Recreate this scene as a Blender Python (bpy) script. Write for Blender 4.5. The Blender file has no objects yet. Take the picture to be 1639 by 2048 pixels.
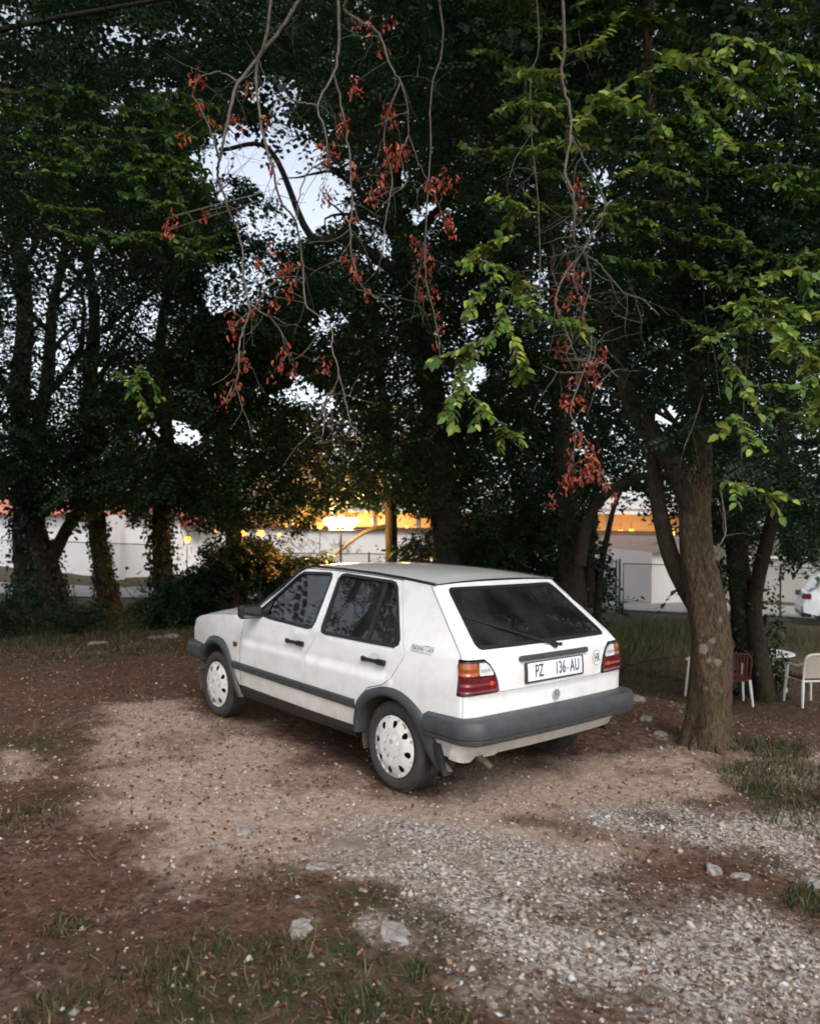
import bpy, math, random
import numpy as np
from mathutils import Vector, geometry

random.seed(7)
rng = np.random.default_rng(11)
PI = math.pi
scn = bpy.context.scene
COL = scn.collection

# ------------------------------------------------------------------ camera, sky, sun, exposure
CAM = np.array([-3.958, 4.061, 1.728]); YAW, PIT, ROLL, FPX = -.705, .016, .014, 1571.8
F_ = np.array([math.cos(PIT)*math.cos(YAW), math.cos(PIT)*math.sin(YAW), math.sin(PIT)])
R_ = np.array([math.sin(YAW), -math.cos(YAW), 0.0]); U_ = np.cross(R_, F_)
R2 = R_*math.cos(ROLL) + U_*math.sin(ROLL); U2 = -R_*math.sin(ROLL) + U_*math.cos(ROLL)
cd = bpy.data.cameras.new('camera'); cam = bpy.data.objects.new('camera', cd); COL.objects.link(cam)
from mathutils import Matrix
cam.matrix_world = Matrix(((R2[0], U2[0], -F_[0], CAM[0]), (R2[1], U2[1], -F_[1], CAM[1]),
                           (R2[2], U2[2], -F_[2], CAM[2]), (0, 0, 0, 1)))
cd.sensor_fit = 'VERTICAL'; cd.sensor_height = 36; cd.sensor_width = 28.8; cd.lens = FPX/2048*36
cd.clip_end = 900; cd.clip_start = .05
cd.dof.use_dof = True; cd.dof.focus_distance = 5.2; cd.dof.aperture_fstop = 2.6
scn.camera = cam

SUN_AZ, SUN_EL = math.radians(156), math.radians(45)
w = bpy.data.worlds.new('World'); scn.world = w; w.use_nodes = True
nt = w.node_tree; bg = nt.nodes['Background']
sky = nt.nodes.new('ShaderNodeTexSky'); sky.sky_type = 'NISHITA'; sky.sun_disc = False
sky.sun_elevation = SUN_EL; sky.sun_rotation = PI/2 - SUN_AZ
sky.dust_density = 2.5; sky.air_density = 1.0; sky.ozone_density = 1.0
hs = nt.nodes.new('ShaderNodeHueSaturation'); hs.inputs['Saturation'].default_value = .42; nt.links.new(sky.outputs[0], hs.inputs['Color'])   # thin overcast takes the blue out
nt.links.new(hs.outputs[0], bg.inputs[0]); bg.inputs[1].default_value = .15
sl = bpy.data.lights.new('sun', 'SUN'); sl.energy = 1.05; sl.angle = math.radians(28); sl.color = (1, .955, .90)
so = bpy.data.objects.new('sun', sl); COL.objects.link(so)
so.rotation_euler = (math.pi/2 - SUN_EL, 0, SUN_AZ + PI/2)
so.location = (-8, 6, 12)
vs = scn.view_settings; vs.view_transform = 'Standard'; vs.look = 'None'; vs.gamma = 1; vs.exposure = 0.95
vs.use_curve_mapping = False
cy = scn.cycles
cy.max_bounces = 6; cy.diffuse_bounces = 3; cy.glossy_bounces = 3; cy.transparent_max_bounces = 12; cy.transmission_bounces = 4
cy.caustics_reflective = False; cy.caustics_refractive = False; cy.sample_clamp_indirect = 3
cy.use_denoising = True; cy.filter_width = 1.8

def at(u, v, d):                      # a point of the place seen at full-size pixel (u,v), d metres in front of the camera
    return CAM + (F_ + R2*(u-819.5)/FPX - U2*(v-1024)/FPX)*d
def project(P):
    q = P - CAM; z = q@F_; zz = np.where(np.abs(z) < 1e-3, 1e-3, z)
    return 819.5+FPX*(q@R2)/zz, 1024-FPX*(q@U2)/zz, z
def view(r, d, z):                    # r metres right, d metres ahead of the camera spot, height z
    f = np.array([math.cos(YAW), math.sin(YAW), 0]); rr = np.array([math.sin(YAW), -math.cos(YAW), 0])
    p = np.array([CAM[0], CAM[1], 0]) + f*d + rr*r; p[2] = z
    return p

# ------------------------------------------------------------------ noise and terrain
def hashg(ix, iy, s):
    h = (ix*374761393 + iy*668265263 + s*2147483647 + 1013904223) & 0xffffffff
    h = ((h ^ (h >> 13))*1274126177) & 0xffffffff
    return ((h ^ (h >> 16)) & 0xffff)/65535.0
def vnoise(x, y, s=0):
    x = np.asarray(x, float); y = np.asarray(y, float)
    ix = np.floor(x).astype(np.int64); iy = np.floor(y).astype(np.int64)
    fx = x-ix; fy = y-iy; fx = fx*fx*(3-2*fx); fy = fy*fy*(3-2*fy)
    a = hashg(ix, iy, s); b = hashg(ix+1, iy, s); c = hashg(ix, iy+1, s); d = hashg(ix+1, iy+1, s)
    return (a*(1-fx)+b*fx)*(1-fy) + (c*(1-fx)+d*fx)*fy
def fbm(x, y, s=0, o=4):
    t = 0; a = .5; n = 0
    for k in range(o):
        t = t + a*vnoise(x*2**k, y*2**k, s+k*7); n += a; a *= .5
    return t/n
def sstep(a, b, x):
    t = np.clip((x-a)/(b-a), 0, 1); return t*t*(3-2*t)
def terrain(x, y, fine=True):
    x = np.asarray(x, float); y = np.asarray(y, float)
    sx = np.maximum(0, x-5.5)/1.8; sy = np.maximum(0, -1.6-y)
    s = np.sqrt(sx*sx+sy*sy)
    z = -1.2*sstep(0, 7.5, s)
    near = np.exp(-((x-1.2)/3.0)**2 - ((y)/1.6)**2)
    z = z + (fbm(x*.5, y*.5, 3, 3)-.5)*.16*(1-near)*sstep(0, 1, np.hypot(x-1.2, y)-1.2)
    if fine:
        z = z + (fbm(x*2.3, y*2.3, 5, 3)-.5)*.05*(1-.7*near)
    return z
def hit(u, v):                         # where the line of sight through (u,v) meets the ground -> point, depth
    ray = F_ + R2*(u-819.5)/FPX - U2*(v-1024)/FPX
    d = np.linspace(1, 90, 6000); P = CAM + ray*d[:, None]
    k = np.argmax(P[:, 2] < terrain(P[:, 0], P[:, 1]))
    if k == 0: k = len(d)-1
    return P[k], d[k]
def gz(x, y): return float(terrain(x, y))

# ------------------------------------------------------------------ materials
MATS = {}
def mat(name, color=(.5, .5, .5), rough=.6, metal=0, spec=.5, emit=None, estr=0, bump=None, var=None, coat=0, trans=0, alpha=None):
    """plain principled; var=(scale, amount, colour2) mixes noise; bump=(scale, strength)"""
    if name in MATS: return MATS[name]
    m = bpy.data.materials.new(name); m.use_nodes = True; N = m.node_tree.nodes; L = m.node_tree.links
    b = N['Principled BSDF']; b.inputs['Base Color'].default_value = (*color, 1)
    b.inputs['Roughness'].default_value = rough; b.inputs['Metallic'].default_value = metal
    b.inputs['Specular IOR Level'].default_value = spec
    b.inputs['Coat Weight'].default_value = coat; b.inputs['Transmission Weight'].default_value = trans
    if emit: b.inputs['Emission Color'].default_value = (*emit, 1); b.inputs['Emission Strength'].default_value = estr
    tc = None
    if var or bump:
        tc = N.new('ShaderNodeTexCoord')
    if var:
        n = N.new('ShaderNodeTexNoise'); n.inputs['Scale'].default_value = var[0]; n.inputs['Detail'].default_value = 6
        L.new(tc.outputs['Object'], n.inputs[0])
        r = N.new('ShaderNodeValToRGB'); r.color_ramp.elements[0].position = .5-var[1]; r.color_ramp.elements[1].position = .5+var[1]
        r.color_ramp.elements[0].color = (*color, 1); r.color_ramp.elements[1].color = (*var[2], 1)
        L.new(n.outputs[0], r.inputs[0]); L.new(r.outputs[0], b.inputs['Base Color'])
    if bump:
        n = N.new('ShaderNodeTexNoise'); n.inputs['Scale'].default_value = bump[0]; n.inputs['Detail'].default_value = 5
        L.new(tc.outputs['Object'], n.inputs[0])
        q = N.new('ShaderNodeBump'); q.inputs['Strength'].default_value = bump[1]; q.inputs['Distance'].default_value = .01
        L.new(n.outputs[0], q.inputs['Height']); L.new(q.outputs[0], b.inputs['Normal'])
    MATS[name] = m; return m

def leaf_mat(name, c1, c2, c3, transl=.35, rough=.5):
    m = bpy.data.materials.new(name); m.use_nodes = True; N = m.node_tree.nodes; L = m.node_tree.links
    b = N['Principled BSDF']; out = N['Material Output']
    a = N.new('ShaderNodeAttribute'); a.attribute_name = 'tint'
    r = N.new('ShaderNodeValToRGB'); e = r.color_ramp.elements
    e[0].color = (*c1, 1); e[1].color = (*c3, 1); k = e.new(.55); k.color = (*c2, 1)
    L.new(a.outputs['Fac'], r.inputs[0]); L.new(r.outputs[0], b.inputs['Base Color'])
    b.inputs['Roughness'].default_value = rough; b.inputs['Specular IOR Level'].default_value = .35
    t = N.new('ShaderNodeBsdfTranslucent'); L.new(r.outputs[0], t.inputs[0])
    mx = N.new('ShaderNodeMixShader'); mx.inputs[0].default_value = transl
    L.new(b.outputs[0], mx.inputs[1]); L.new(t.outputs[0], mx.inputs[2]); L.new(mx.outputs[0], out.inputs[0])
    MATS[name] = m; return m

def bark_mat(name, c1, c2, lichen=(), sc=38):
    m = bpy.data.materials.new(name); m.use_nodes = True; N = m.node_tree.nodes; L = m.node_tree.links
    b = N['Principled BSDF']; b.inputs['Roughness'].default_value = .9; b.inputs['Specular IOR Level'].default_value = .2
    tc = N.new('ShaderNodeTexCoord'); mp = N.new('ShaderNodeMapping'); mp.inputs['Scale'].default_value = (1, 1, .30)
    L.new(tc.outputs['Object'], mp.inputs[0])
    n = N.new('ShaderNodeTexNoise'); n.inputs['Scale'].default_value = sc; n.inputs['Detail'].default_value = 10; n.inputs['Roughness'].default_value = .72; L.new(mp.outputs[0], n.inputs[0])
    r = N.new('ShaderNodeValToRGB'); r.color_ramp.elements[0].color = (*c1, 1); r.color_ramp.elements[1].color = (*c2, 1)
    r.color_ramp.elements[0].position = .36; r.color_ramp.elements[1].position = .66
    L.new(n.outputs[0], r.inputs[0]); col = r.outputs[0]
    n2 = N.new('ShaderNodeTexNoise'); n2.inputs['Scale'].default_value = 4; n2.inputs['Detail'].default_value = 6; L.new(tc.outputs['Object'], n2.inputs[0])
    r2 = N.new('ShaderNodeValToRGB'); r2.color_ramp.elements[0].position = .5; r2.color_ramp.elements[1].position = .72
    r2.color_ramp.elements[0].color = (0, 0, 0, 1); r2.color_ramp.elements[1].color = (.7, .7, .7, 1); L.new(n2.outputs[0], r2.inputs[0])
    mx = N.new('ShaderNodeMixRGB'); mx.inputs[2].default_value = (.055, .06, .018, 1); L.new(r2.outputs[0], mx.inputs[0]); L.new(col, mx.inputs[1]); col = mx.outputs[0]
    if lichen:      # round crusts of pale lichen, each at its own spot on the bark
        dn = N.new('ShaderNodeTexNoise'); dn.inputs['Scale'].default_value = 45; dn.inputs['Detail'].default_value = 5; L.new(tc.outputs['Object'], dn.inputs[0])
        for p, rad in lichen:
            ds = N.new('ShaderNodeVectorMath'); ds.operation = 'DISTANCE'; L.new(tc.outputs['Object'], ds.inputs[0]); ds.inputs[1].default_value = tuple(p)
            ma = N.new('ShaderNodeMath'); ma.operation = 'MULTIPLY_ADD'; L.new(dn.outputs[0], ma.inputs[0]); ma.inputs[1].default_value = .045; L.new(ds.outputs['Value'], ma.inputs[2])
            mr = N.new('ShaderNodeMapRange'); L.new(ma.outputs[0], mr.inputs[0]); mr.inputs[1].default_value = rad+.026; mr.inputs[2].default_value = rad+.012; mr.inputs[4].default_value = .62
            m3 = N.new('ShaderNodeMixRGB'); m3.inputs[2].default_value = (.30, .28, .23, 1); L.new(mr.outputs[0], m3.inputs[0]); L.new(col, m3.inputs[1]); col = m3.outputs[0]
    L.new(col, b.inputs['Base Color'])
    q = N.new('ShaderNodeBump'); q.inputs['Strength'].default_value = 1; q.inputs['Distance'].default_value = .035
    L.new(n.outputs[0], q.inputs['Height']); L.new(q.outputs[0], b.inputs['Normal'])
    MATS[name] = m; return m

# ------------------------------------------------------------------ object helpers
def tag(o, label=None, cat=None, group=None, kind=None):
    if label: o['label'] = label
    if cat: o['category'] = cat
    if group: o['group'] = group
    if kind: o['kind'] = kind
    return o
def empty(name, loc=(0, 0, 0), rz=0):
    o = bpy.data.objects.new(name, None); o.location = loc; o.rotation_euler = (0, 0, rz); COL.objects.link(o); o.empty_display_size = .2
    return o
def link(name, me, parent=None, m=None):
    if m is not None and not me.materials: me.materials.append(m)
    o = bpy.data.objects.new(name, me); COL.objects.link(o)
    if parent: o.parent = parent
    return o
def mk(name, V, Fc, m=None, parent=None, smooth=False, normals=None, inv=None):
    """mesh object from world-space verts; inv: subtract this origin"""
    V = np.asarray(V, float)
    if inv is not None: V = V - np.asarray(inv)
    me = bpy.data.meshes.new(name); me.from_pydata(V.tolist(), [], [list(map(int, f)) for f in Fc]); me.update()
    if smooth: me.polygons.foreach_set('use_smooth', [True]*len(me.polygons))
    if normals is not None: me.normals_split_custom_set_from_vertices(np.asarray(normals).tolist())
    return link(name, me, parent, m)
class MB:
    def __init__(s): s.V = []; s.F = []
    def add(s, V, Fc):
        o = len(s.V); s.V += [tuple(map(float, v)) for v in V]; s.F += [tuple(int(i)+o for i in f) for f in Fc]; return s
    def box(s, c, h, rz=0, bev=0):
        cx, cy_, cz = c; hx, hy, hz = h; ca, sa = math.cos(rz), math.sin(rz)
        if bev:
            bb = bev; pts = []; fc = []
            lv = [(-hz, 1), (-hz+bb, 0), (hz-bb, 0), (hz, 1)]
            for z, k in lv:
                i = bb if k else 0
                X, Y = hx-i, hy-i
                for x, y in ((X-bb*(1-k), -Y), (X, -Y+bb*(1-k)), (X, Y-bb*(1-k)), (X-bb*(1-k), Y), (-X+bb*(1-k), Y), (-X, Y-bb*(1-k)), (-X, -Y+bb*(1-k)), (-X+bb*(1-k), -Y)):
                    pts.append((cx+x*ca-y*sa, cy_+x*sa+y*ca, cz+z))
            fc.append(tuple(range(7, -1, -1))); fc.append(tuple(range(24, 32)))
            for l in range(3):
                for k in range(8): a = l*8+k; b = l*8+(k+1) % 8; fc.append((a, b, b+8, a+8))
            return s.add(pts, fc)
        P = [(cx+x*hx*ca-y*hy*sa, cy_+x*hx*sa+y*hy*ca, cz+z*hz) for z in (-1, 1) for x, y in ((-1, -1), (1, -1), (1, 1), (-1, 1))]
        return s.add(P, [(3, 2, 1, 0), (4, 5, 6, 7), (0, 1, 5, 4), (1, 2, 6, 5), (2, 3, 7, 6), (3, 0, 4, 7)])
    def tube(s, pts, rad, n=6, cap=True):
        pts = np.asarray(pts, float); k = len(pts)
        rad = np.broadcast_to(np.asarray(rad, float), (k,))
        T = np.gradient(pts, axis=0); T /= np.linalg.norm(T, axis=1)[:, None]+1e-9
        ref = np.array([0, 0, 1.0]) if abs(T[0][2]) < .9 else np.array([1.0, 0, 0])
        a = np.cross(T[0], ref); a /= np.linalg.norm(a); V = []
        for i in range(k):
            a = a - T[i]*(a@T[i]); a /= np.linalg.norm(a)+1e-9; b = np.cross(T[i], a)
            for j in range(n):
                t = 2*PI*j/n; V.append(pts[i] + rad[i]*(a*math.cos(t)+b*math.sin(t)))
        Fc = [(i*n+j, i*n+(j+1) % n, (i+1)*n+(j+1) % n, (i+1)*n+j) for i in range(k-1) for j in range(n)]
        if cap: Fc += [tuple(range(n-1, -1, -1)), tuple(range((k-1)*n, k*n))]
        return s.add(V, Fc)
    def lathe(s, prof, c=(0, 0, 0), axis='z', n=24, a0=0, a1=2*PI):
        """prof: list of (radius, height along axis)"""
        full = abs(a1-a0-2*PI) < 1e-6; m = n if full else n+1; V = []
        for r, h in prof:
            for j in range(m):
                t = a0+(a1-a0)*j/n; x, y = r*math.cos(t), r*math.sin(t)
                if axis == 'z': V.append((c[0]+x, c[1]+y, c[2]+h))
                elif axis == 'y': V.append((c[0]+x, c[1]+h, c[2]+y))
                else: V.append((c[0]+h, c[1]+x, c[2]+y))
        Fc = []
        for i in range(len(prof)-1):
            for j in range(n):
                j2 = (j+1) % m if full else j+1
                Fc.append((i*m+j, i*m+j2, (i+1)*m+j2, (i+1)*m+j))
        return s.add(V, Fc)
    def sphere(s, c, r, n=10, sc=(1, 1, 1)):
        V = []; Fc = []
        for i in range(n//2+1):
            p = PI*i/(n//2)
            for j in range(n):
                t = 2*PI*j/n; V.append((c[0]+r*sc[0]*math.sin(p)*math.cos(t), c[1]+r*sc[1]*math.sin(p)*math.sin(t), c[2]+r*sc[2]*math.cos(p)))
        for i in range(n//2):
            for j in range(n): Fc.append((i*n+j, (i+1)*n+j, (i+1)*n+(j+1) % n, i*n+(j+1) % n))
        return s.add(V, Fc)
    def prism(s, poly, h0, h1, plane='xy'):
        """poly in 2D extruded between h0,h1 along the third axis"""
        def P(a, b, h): return (a, b, h) if plane == 'xy' else ((a, h, b) if plane == 'xz' else (h, a, b))
        n = len(poly); V = [P(a, b, h0) for a, b in poly]+[P(a, b, h1) for a, b in poly]
        return s.add(V, [tuple(range(n-1, -1, -1)), tuple(range(n, 2*n))]+[(i, (i+1) % n, (i+1) % n+n, i+n) for i in range(n)])
    def build(s, name, m=None, parent=None, smooth=False, inv=None):
        return mk(name, s.V, s.F, m, parent, smooth, None, inv)
def catmull(P, n=6):
    P = np.asarray(P, float); Q = np.vstack([2*P[0]-P[1], P, 2*P[-1]-P[-2]]); out = []
    for i in range(1, len(Q)-2):
        for k in range(n):
            t = k/n; out.append(.5*((2*Q[i])+(-Q[i-1]+Q[i+1])*t+(2*Q[i-1]-5*Q[i]+4*Q[i+1]-Q[i+2])*t*t+(-Q[i-1]+3*Q[i]-3*Q[i+1]+Q[i+2])*t**3))
    out.append(P[-1]); return np.array(out)
def text_mesh(s, size, sx=1.0, shear=0, depth=.002, bold=0):
    c = bpy.data.curves.new('t', 'FONT'); c.body = s; c.size = size; c.extrude = depth; c.align_x = 'CENTER'; c.align_y = 'CENTER'
    c.shear = shear; c.offset = bold; c.resolution_u = 3
    o = bpy.data.objects.new('t', c); COL.objects.link(o)
    me = bpy.data.meshes.new_from_object(o.evaluated_get(bpy.context.evaluated_depsgraph_get()))
    bpy.data.objects.remove(o); 
    V = np.array([v.co for v in me.vertices]); V[:, 0] *= sx
    return V, [tuple(p.vertices) for p in me.polygons]
# ================================================================== the white hatchback
def paint_mat():
    m = bpy.data.materials.new('white_paint'); m.use_nodes = True; N = m.node_tree.nodes; L = m.node_tree.links
    b = N['Principled BSDF']; b.inputs['Roughness'].default_value = .34; b.inputs['Coat Weight'].default_value = .8; b.inputs['Coat Roughness'].default_value = .06
    tc = N.new('ShaderNodeTexCoord')
    n = N.new('ShaderNodeTexNoise'); n.inputs['Scale'].default_value = 5; n.inputs['Detail'].default_value = 8; n.inputs['Roughness'].default_value = .65
    L.new(tc.outputs['Object'], n.inputs[0])
    r = N.new('ShaderNodeValToRGB'); r.color_ramp.elements[0].color = (.70, .69, .66, 1); r.color_ramp.elements[1].color = (.82, .82, .81, 1)
    r.color_ramp.elements[0].position = .3; r.color_ramp.elements[1].position = .55; L.new(n.outputs[0], r.inputs[0])
    # road dirt low on the body, a stain with a ragged edge
    sp = N.new('ShaderNodeSeparateXYZ'); L.new(tc.outputs['Object'], sp.inputs[0])
    n2 = N.new('ShaderNodeTexNoise'); n2.inputs['Scale'].default_value = 9; n2.inputs['Detail'].default_value = 8; L.new(tc.outputs['Object'], n2.inputs[0])
    ad = N.new('ShaderNodeMath'); ad.operation = 'MULTIPLY_ADD'; L.new(n2.outputs[0], ad.inputs[0]); ad.inputs[1].default_value = .35; L.new(sp.outputs['Z'], ad.inputs[2])
    mr = N.new('ShaderNodeMapRange'); L.new(ad.outputs[0], mr.inputs[0]); mr.inputs[1].default_value = .76; mr.inputs[2].default_value = .48
    mr.inputs[3].default_value = 0; mr.inputs[4].default_value = .75
    mx = N.new('ShaderNodeMixRGB'); L.new(mr.outputs[0], mx.inputs[0]); L.new(r.outputs[0], mx.inputs[1]); mx.inputs[2].default_value = (.50, .44, .36, 1)
    L.new(mx.outputs[0], b.inputs['Base Color'])
    rr = N.new('ShaderNodeMapRange'); L.new(n.outputs[0], rr.inputs[0]); rr.inputs[3].default_value = .40; rr.inputs[4].default_value = .22; L.new(rr.outputs[0], b.inputs['Roughness'])
    MATS['white_paint'] = m; return m
def glass_mat(name, tint, ior=1.75, rough=.015):
    m = bpy.data.materials.new(name); m.use_nodes = True; N = m.node_tree.nodes; L = m.node_tree.links
    for n in list(N):
        if n.type != 'OUTPUT_MATERIAL': N.remove(n)
    o = [n for n in N if n.type == 'OUTPUT_MATERIAL'][0]
    t = N.new('ShaderNodeBsdfTransparent'); t.inputs[0].default_value = (*tint, 1)
    g = N.new('ShaderNodeBsdfGlossy'); g.inputs['Roughness'].default_value = rough
    f = N.new('ShaderNodeFresnel'); f.inputs[0].default_value = ior
    x = N.new('ShaderNodeMixShader'); L.new(f.outputs[0], x.inputs[0]); L.new(t.outputs[0], x.inputs[1]); L.new(g.outputs[0], x.inputs[2])
    du = N.new('ShaderNodeBsdfDiffuse'); du.inputs[0].default_value = (.34, .35, .32, 1); tc = N.new('ShaderNodeTexCoord'); nz = N.new('ShaderNodeTexNoise'); nz.inputs['Scale'].default_value = 4; nz.inputs['Detail'].default_value = 8
    L.new(tc.outputs['Object'], nz.inputs[0]); mr = N.new('ShaderNodeMapRange'); L.new(nz.outputs[0], mr.inputs[0]); mr.inputs[1].default_value = .3; mr.inputs[2].default_value = .7; mr.inputs[3].default_value = .01; mr.inputs[4].default_value = .075
    y = N.new('ShaderNodeMixShader'); L.new(mr.outputs[0], y.inputs[0]); L.new(x.outputs[0], y.inputs[1]); L.new(du.outputs[0], y.inputs[2]); L.new(y.outputs[0], o.inputs[0])
    MATS[name] = m; return m
PAINT = paint_mat()
GLASS = glass_mat('tinted_car_glass', (.22, .26, .25), 1.85)
GLASSR = glass_mat('dark_rear_glass', (.24, .28, .25), 1.75)
RUB = mat('black_rubber', (.012, .013, .014), .55)
PLAS = mat('grey_black_plastic', (.028, .031, .034), .5, spec=.45, var=(14, .25, (.055, .058, .060)), bump=(300, .2))
TYRE = mat('tyre_rubber', (.022, .022, .023), .75, var=(12, .3, (.05, .047, .042)), bump=(160, .3))
COVER = mat('wheel_cover_plastic', (.70, .69, .66), .42, var=(7, .4, (.62, .60, .56)))
DARK = mat('dark_underbody', (.015, .014, .013), .85)
CLOTH = mat('grey_seat_cloth', (.05, .05, .055), .9)
BLK = mat('black_trim', (.015, .015, .016), .4)
STEEL = mat('dull_steel', (.25, .22, .19), .5, metal=.8, var=(20, .3, (.12, .08, .05)))

zs_ = [.15, .25, .35, .50, .712, .722, .80, .93, 1.385, 1.45]; ws_ = [.80, .815, .826, .833, .835, .829, .824, .806, .586, .555]
def wid(x, z):
    return np.interp(z, zs_, ws_) - .045*(np.maximum(0, .5-x)/1.1)**2 - .12*(np.maximum(0, x-1.9)/1.25)**2
rz_ = [.28, .36, .43, .56, .700, .712, .80, .90, .945, .972, 1.314, 1.36]; rx_ = [-.575, -.60, -.628, -.655, -.657, -.662, -.662, -.652, -.638, -.608, -.208, -.158]
def xr(z): return np.interp(z, rz_, rx_)
CR = .05; CL = CR*PI/2; BOW = .026
def Xc(z): return xr(z)+BOW+CR
def Wc(z): return wid(Xc(z), z)-CR
def side(x, z, off=0, sg=1):
    return np.stack([x, sg*(wid(x, z)+off), z], -1)
def skin(q, z, off=0):
    q, z = np.broadcast_arrays(np.asarray(q, float), np.asarray(z, float))
    sg = np.where(q < 0, -1.0, 1.0); a = np.abs(q); W = Wc(z); X = Xc(z); e = a-W; r = CR+off
    t = np.clip(e/CR, 0, PI/2)
    x = np.where(e <= 0, xr(z)+BOW*(a/W)**2-off, np.where(e < CL, X-r*np.cos(t), X+(e-CL)))
    y = np.where(e <= 0, a, np.where(e < CL, W+r*np.sin(t), wid(X+(e-CL), z)+off))
    return np.stack([x, sg*y, z], -1)
def q_of_x(x, z): return Wc(z)+CL+(x-Xc(z))

def densify(loop, step=.03, closed=True):
    out = []; n = len(loop)
    for i in range(n if closed else n-1):
        a = np.array(loop[i], float); b = np.array(loop[(i+1) % n], float); k = max(1, int(np.ceil(np.linalg.norm(b-a)/step)))
        for j in range(k): out.append(a+(b-a)*j/k)
    if not closed: out.append(np.array(loop[-1], float))
    return np.array(out)
def inside(P, poly):
    x, y = P[:, 0], P[:, 1]; c = np.zeros(len(P), bool); n = len(poly)
    for i in range(n):
        x1, y1 = poly[i]; x2, y2 = poly[(i+1) % n]
        if y1 == y2: continue
        m = ((y1 > y) != (y2 > y)) & (x < (x2-x1)*(y-y1)/(y2-y1)+x1); c ^= m
    return c
def segdist(P, poly):
    d = np.full(len(P), 1e9); n = len(poly)
    for i in range(n):
        a = poly[i]; b = poly[(i+1) % n]; ab = b-a; t = np.clip(((P-a)@ab)/(ab@ab+1e-12), 0, 1)
        d = np.minimum(d, np.linalg.norm(P-a-t[:, None]*ab, axis=1))
    return d
def roundc(loop, r=.03, n=5):
    """round the corners of a closed loop"""
    L_ = [np.array(p, float) for p in loop]; out = []; k = len(L_)
    for i in range(k):
        p0, p, p1 = L_[i-1], L_[i], L_[(i+1) % k]
        a = p0-p; b = p1-p; la, lb = np.linalg.norm(a), np.linalg.norm(b); rr = min(r, la*.45, lb*.45)
        A = p+a/la*rr; B = p+b/lb*rr
        for j in range(n+1):
            t = j/n; out.append((1-t)**2*A+2*t*(1-t)*p+t*t*B)
    return out
def panel(name, loop, holes, fn, m, parent, res=.05, flange=.012, step=.03, flip=False, mind=.4):
    lo = densify(loop, step); hs = [densify(h, step) for h in holes]; flip = not flip      # outward side
    allp = np.vstack([lo]+hs)
    x0, y0 = lo.min(0); x1, y1 = lo.max(0)
    gx, gy = np.meshgrid(np.arange(x0+res/2, x1, res), np.arange(y0+res/2, y1, res)); G = np.stack([gx.ravel(), gy.ravel()], 1)
    k = inside(G, lo)
    for h in hs: k &= ~inside(G, h)
    G = G[k]
    if len(G):
        d = segdist(G, lo)
        for h in hs: d = np.minimum(d, segdist(G, h))
        G = G[d > res*mind]
    P = np.vstack([allp, G]); edges = []; o = 0
    for h in [lo]+hs:
        n = len(h); edges += [(o+i, o+(i+1) % n) for i in range(n)]; o += n
    vo, eo, fo, ov, oe, of = geometry.delaunay_2d_cdt([Vector(p) for p in P], edges, [], 0, 1e-6)
    V2 = np.array([tuple(v) for v in vo]); Fa = np.array([f for f in fo if len(f) == 3])
    c = V2[Fa].mean(1); k = inside(c, lo)
    for h in hs: k &= ~inside(c, h)
    Fa = Fa[k]
    V3 = fn(V2[:, 0], V2[:, 1]); e = 1e-4
    n3 = np.cross(fn(V2[:, 0]+e, V2[:, 1])-fn(V2[:, 0]-e, V2[:, 1]), fn(V2[:, 0], V2[:, 1]+e)-fn(V2[:, 0], V2[:, 1]-e))
    n3 /= np.linalg.norm(n3, axis=1)[:, None]+1e-12
    if flip: n3 = -n3; Fa = Fa[:, ::-1]
    a = V3[Fa]; gn = np.cross(a[:, 1]-a[:, 0], a[:, 2]-a[:, 0]); s = (gn*n3[Fa[:, 0]]).sum(1).sum()
    if s < 0: Fa = Fa[:, ::-1]
    Vs = [V3]; Ns = [n3]; Fs = [tuple(f) for f in Fa]; o = len(V3)
    if flange:
        for h in [lo]+hs:
            n = len(h); p = fn(h[:, 0], h[:, 1]); nn = np.cross(fn(h[:, 0]+e, h[:, 1])-fn(h[:, 0]-e, h[:, 1]), fn(h[:, 0], h[:, 1]+e)-fn(h[:, 0], h[:, 1]-e))
            nn /= np.linalg.norm(nn, axis=1)[:, None]+1e-12
            if flip: nn = -nn
            tg = np.roll(p, -1, 0)-np.roll(p, 1, 0); on = np.cross(tg, nn); on /= np.linalg.norm(on, axis=1)[:, None]+1e-12
            cw = (h[:, 0]*np.roll(h[:, 1], -1)-np.roll(h[:, 0], -1)*h[:, 1]).sum() < 0
            if cw: on = -on
            if flip: on = -on
            if h is not lo: on = -on
            Vs += [p, p-nn*flange]; Ns += [on, on]
            for i in range(n): Fs.append((o+i, o+(i+1) % n, o+n+(i+1) % n, o+n+i))
            o += 2*n
    return mk(name, np.vstack(Vs), Fs, m, parent, True, np.vstack(Ns))
def strip_loop(name, loop, fn, w1, w2, off, m, parent, closed=True, dep=.006):
    """band along a loop from offset w1 to w2 (in the plane of the loop), standing off the surface"""
    h = densify(loop, .03, closed); n = len(h)
    tg = np.roll(h, -1, 0)-np.roll(h, 1, 0)
    if not closed: tg[0] = h[1]-h[0]; tg[-1] = h[-1]-h[-2]
    tg /= np.linalg.norm(tg, axis=1)[:, None]+1e-12; nr = np.stack([tg[:, 1], -tg[:, 0]], 1)
    A = h+nr*w1; B = h+nr*w2
    rows = [fn(A[:, 0], A[:, 1], off-dep), fn(A[:, 0], A[:, 1], off), fn(B[:, 0], B[:, 1], off), fn(B[:, 0], B[:, 1], off-dep)]
    V = np.vstack(rows); Fc = []; kk = n if closed else n-1
    for r in range(3):
        for i in range(kk): Fc.append((r*n+i, r*n+(i+1) % n, (r+1)*n+(i+1) % n, (r+1)*n+i))
    return mk(name, V, Fc, m, parent)
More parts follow.
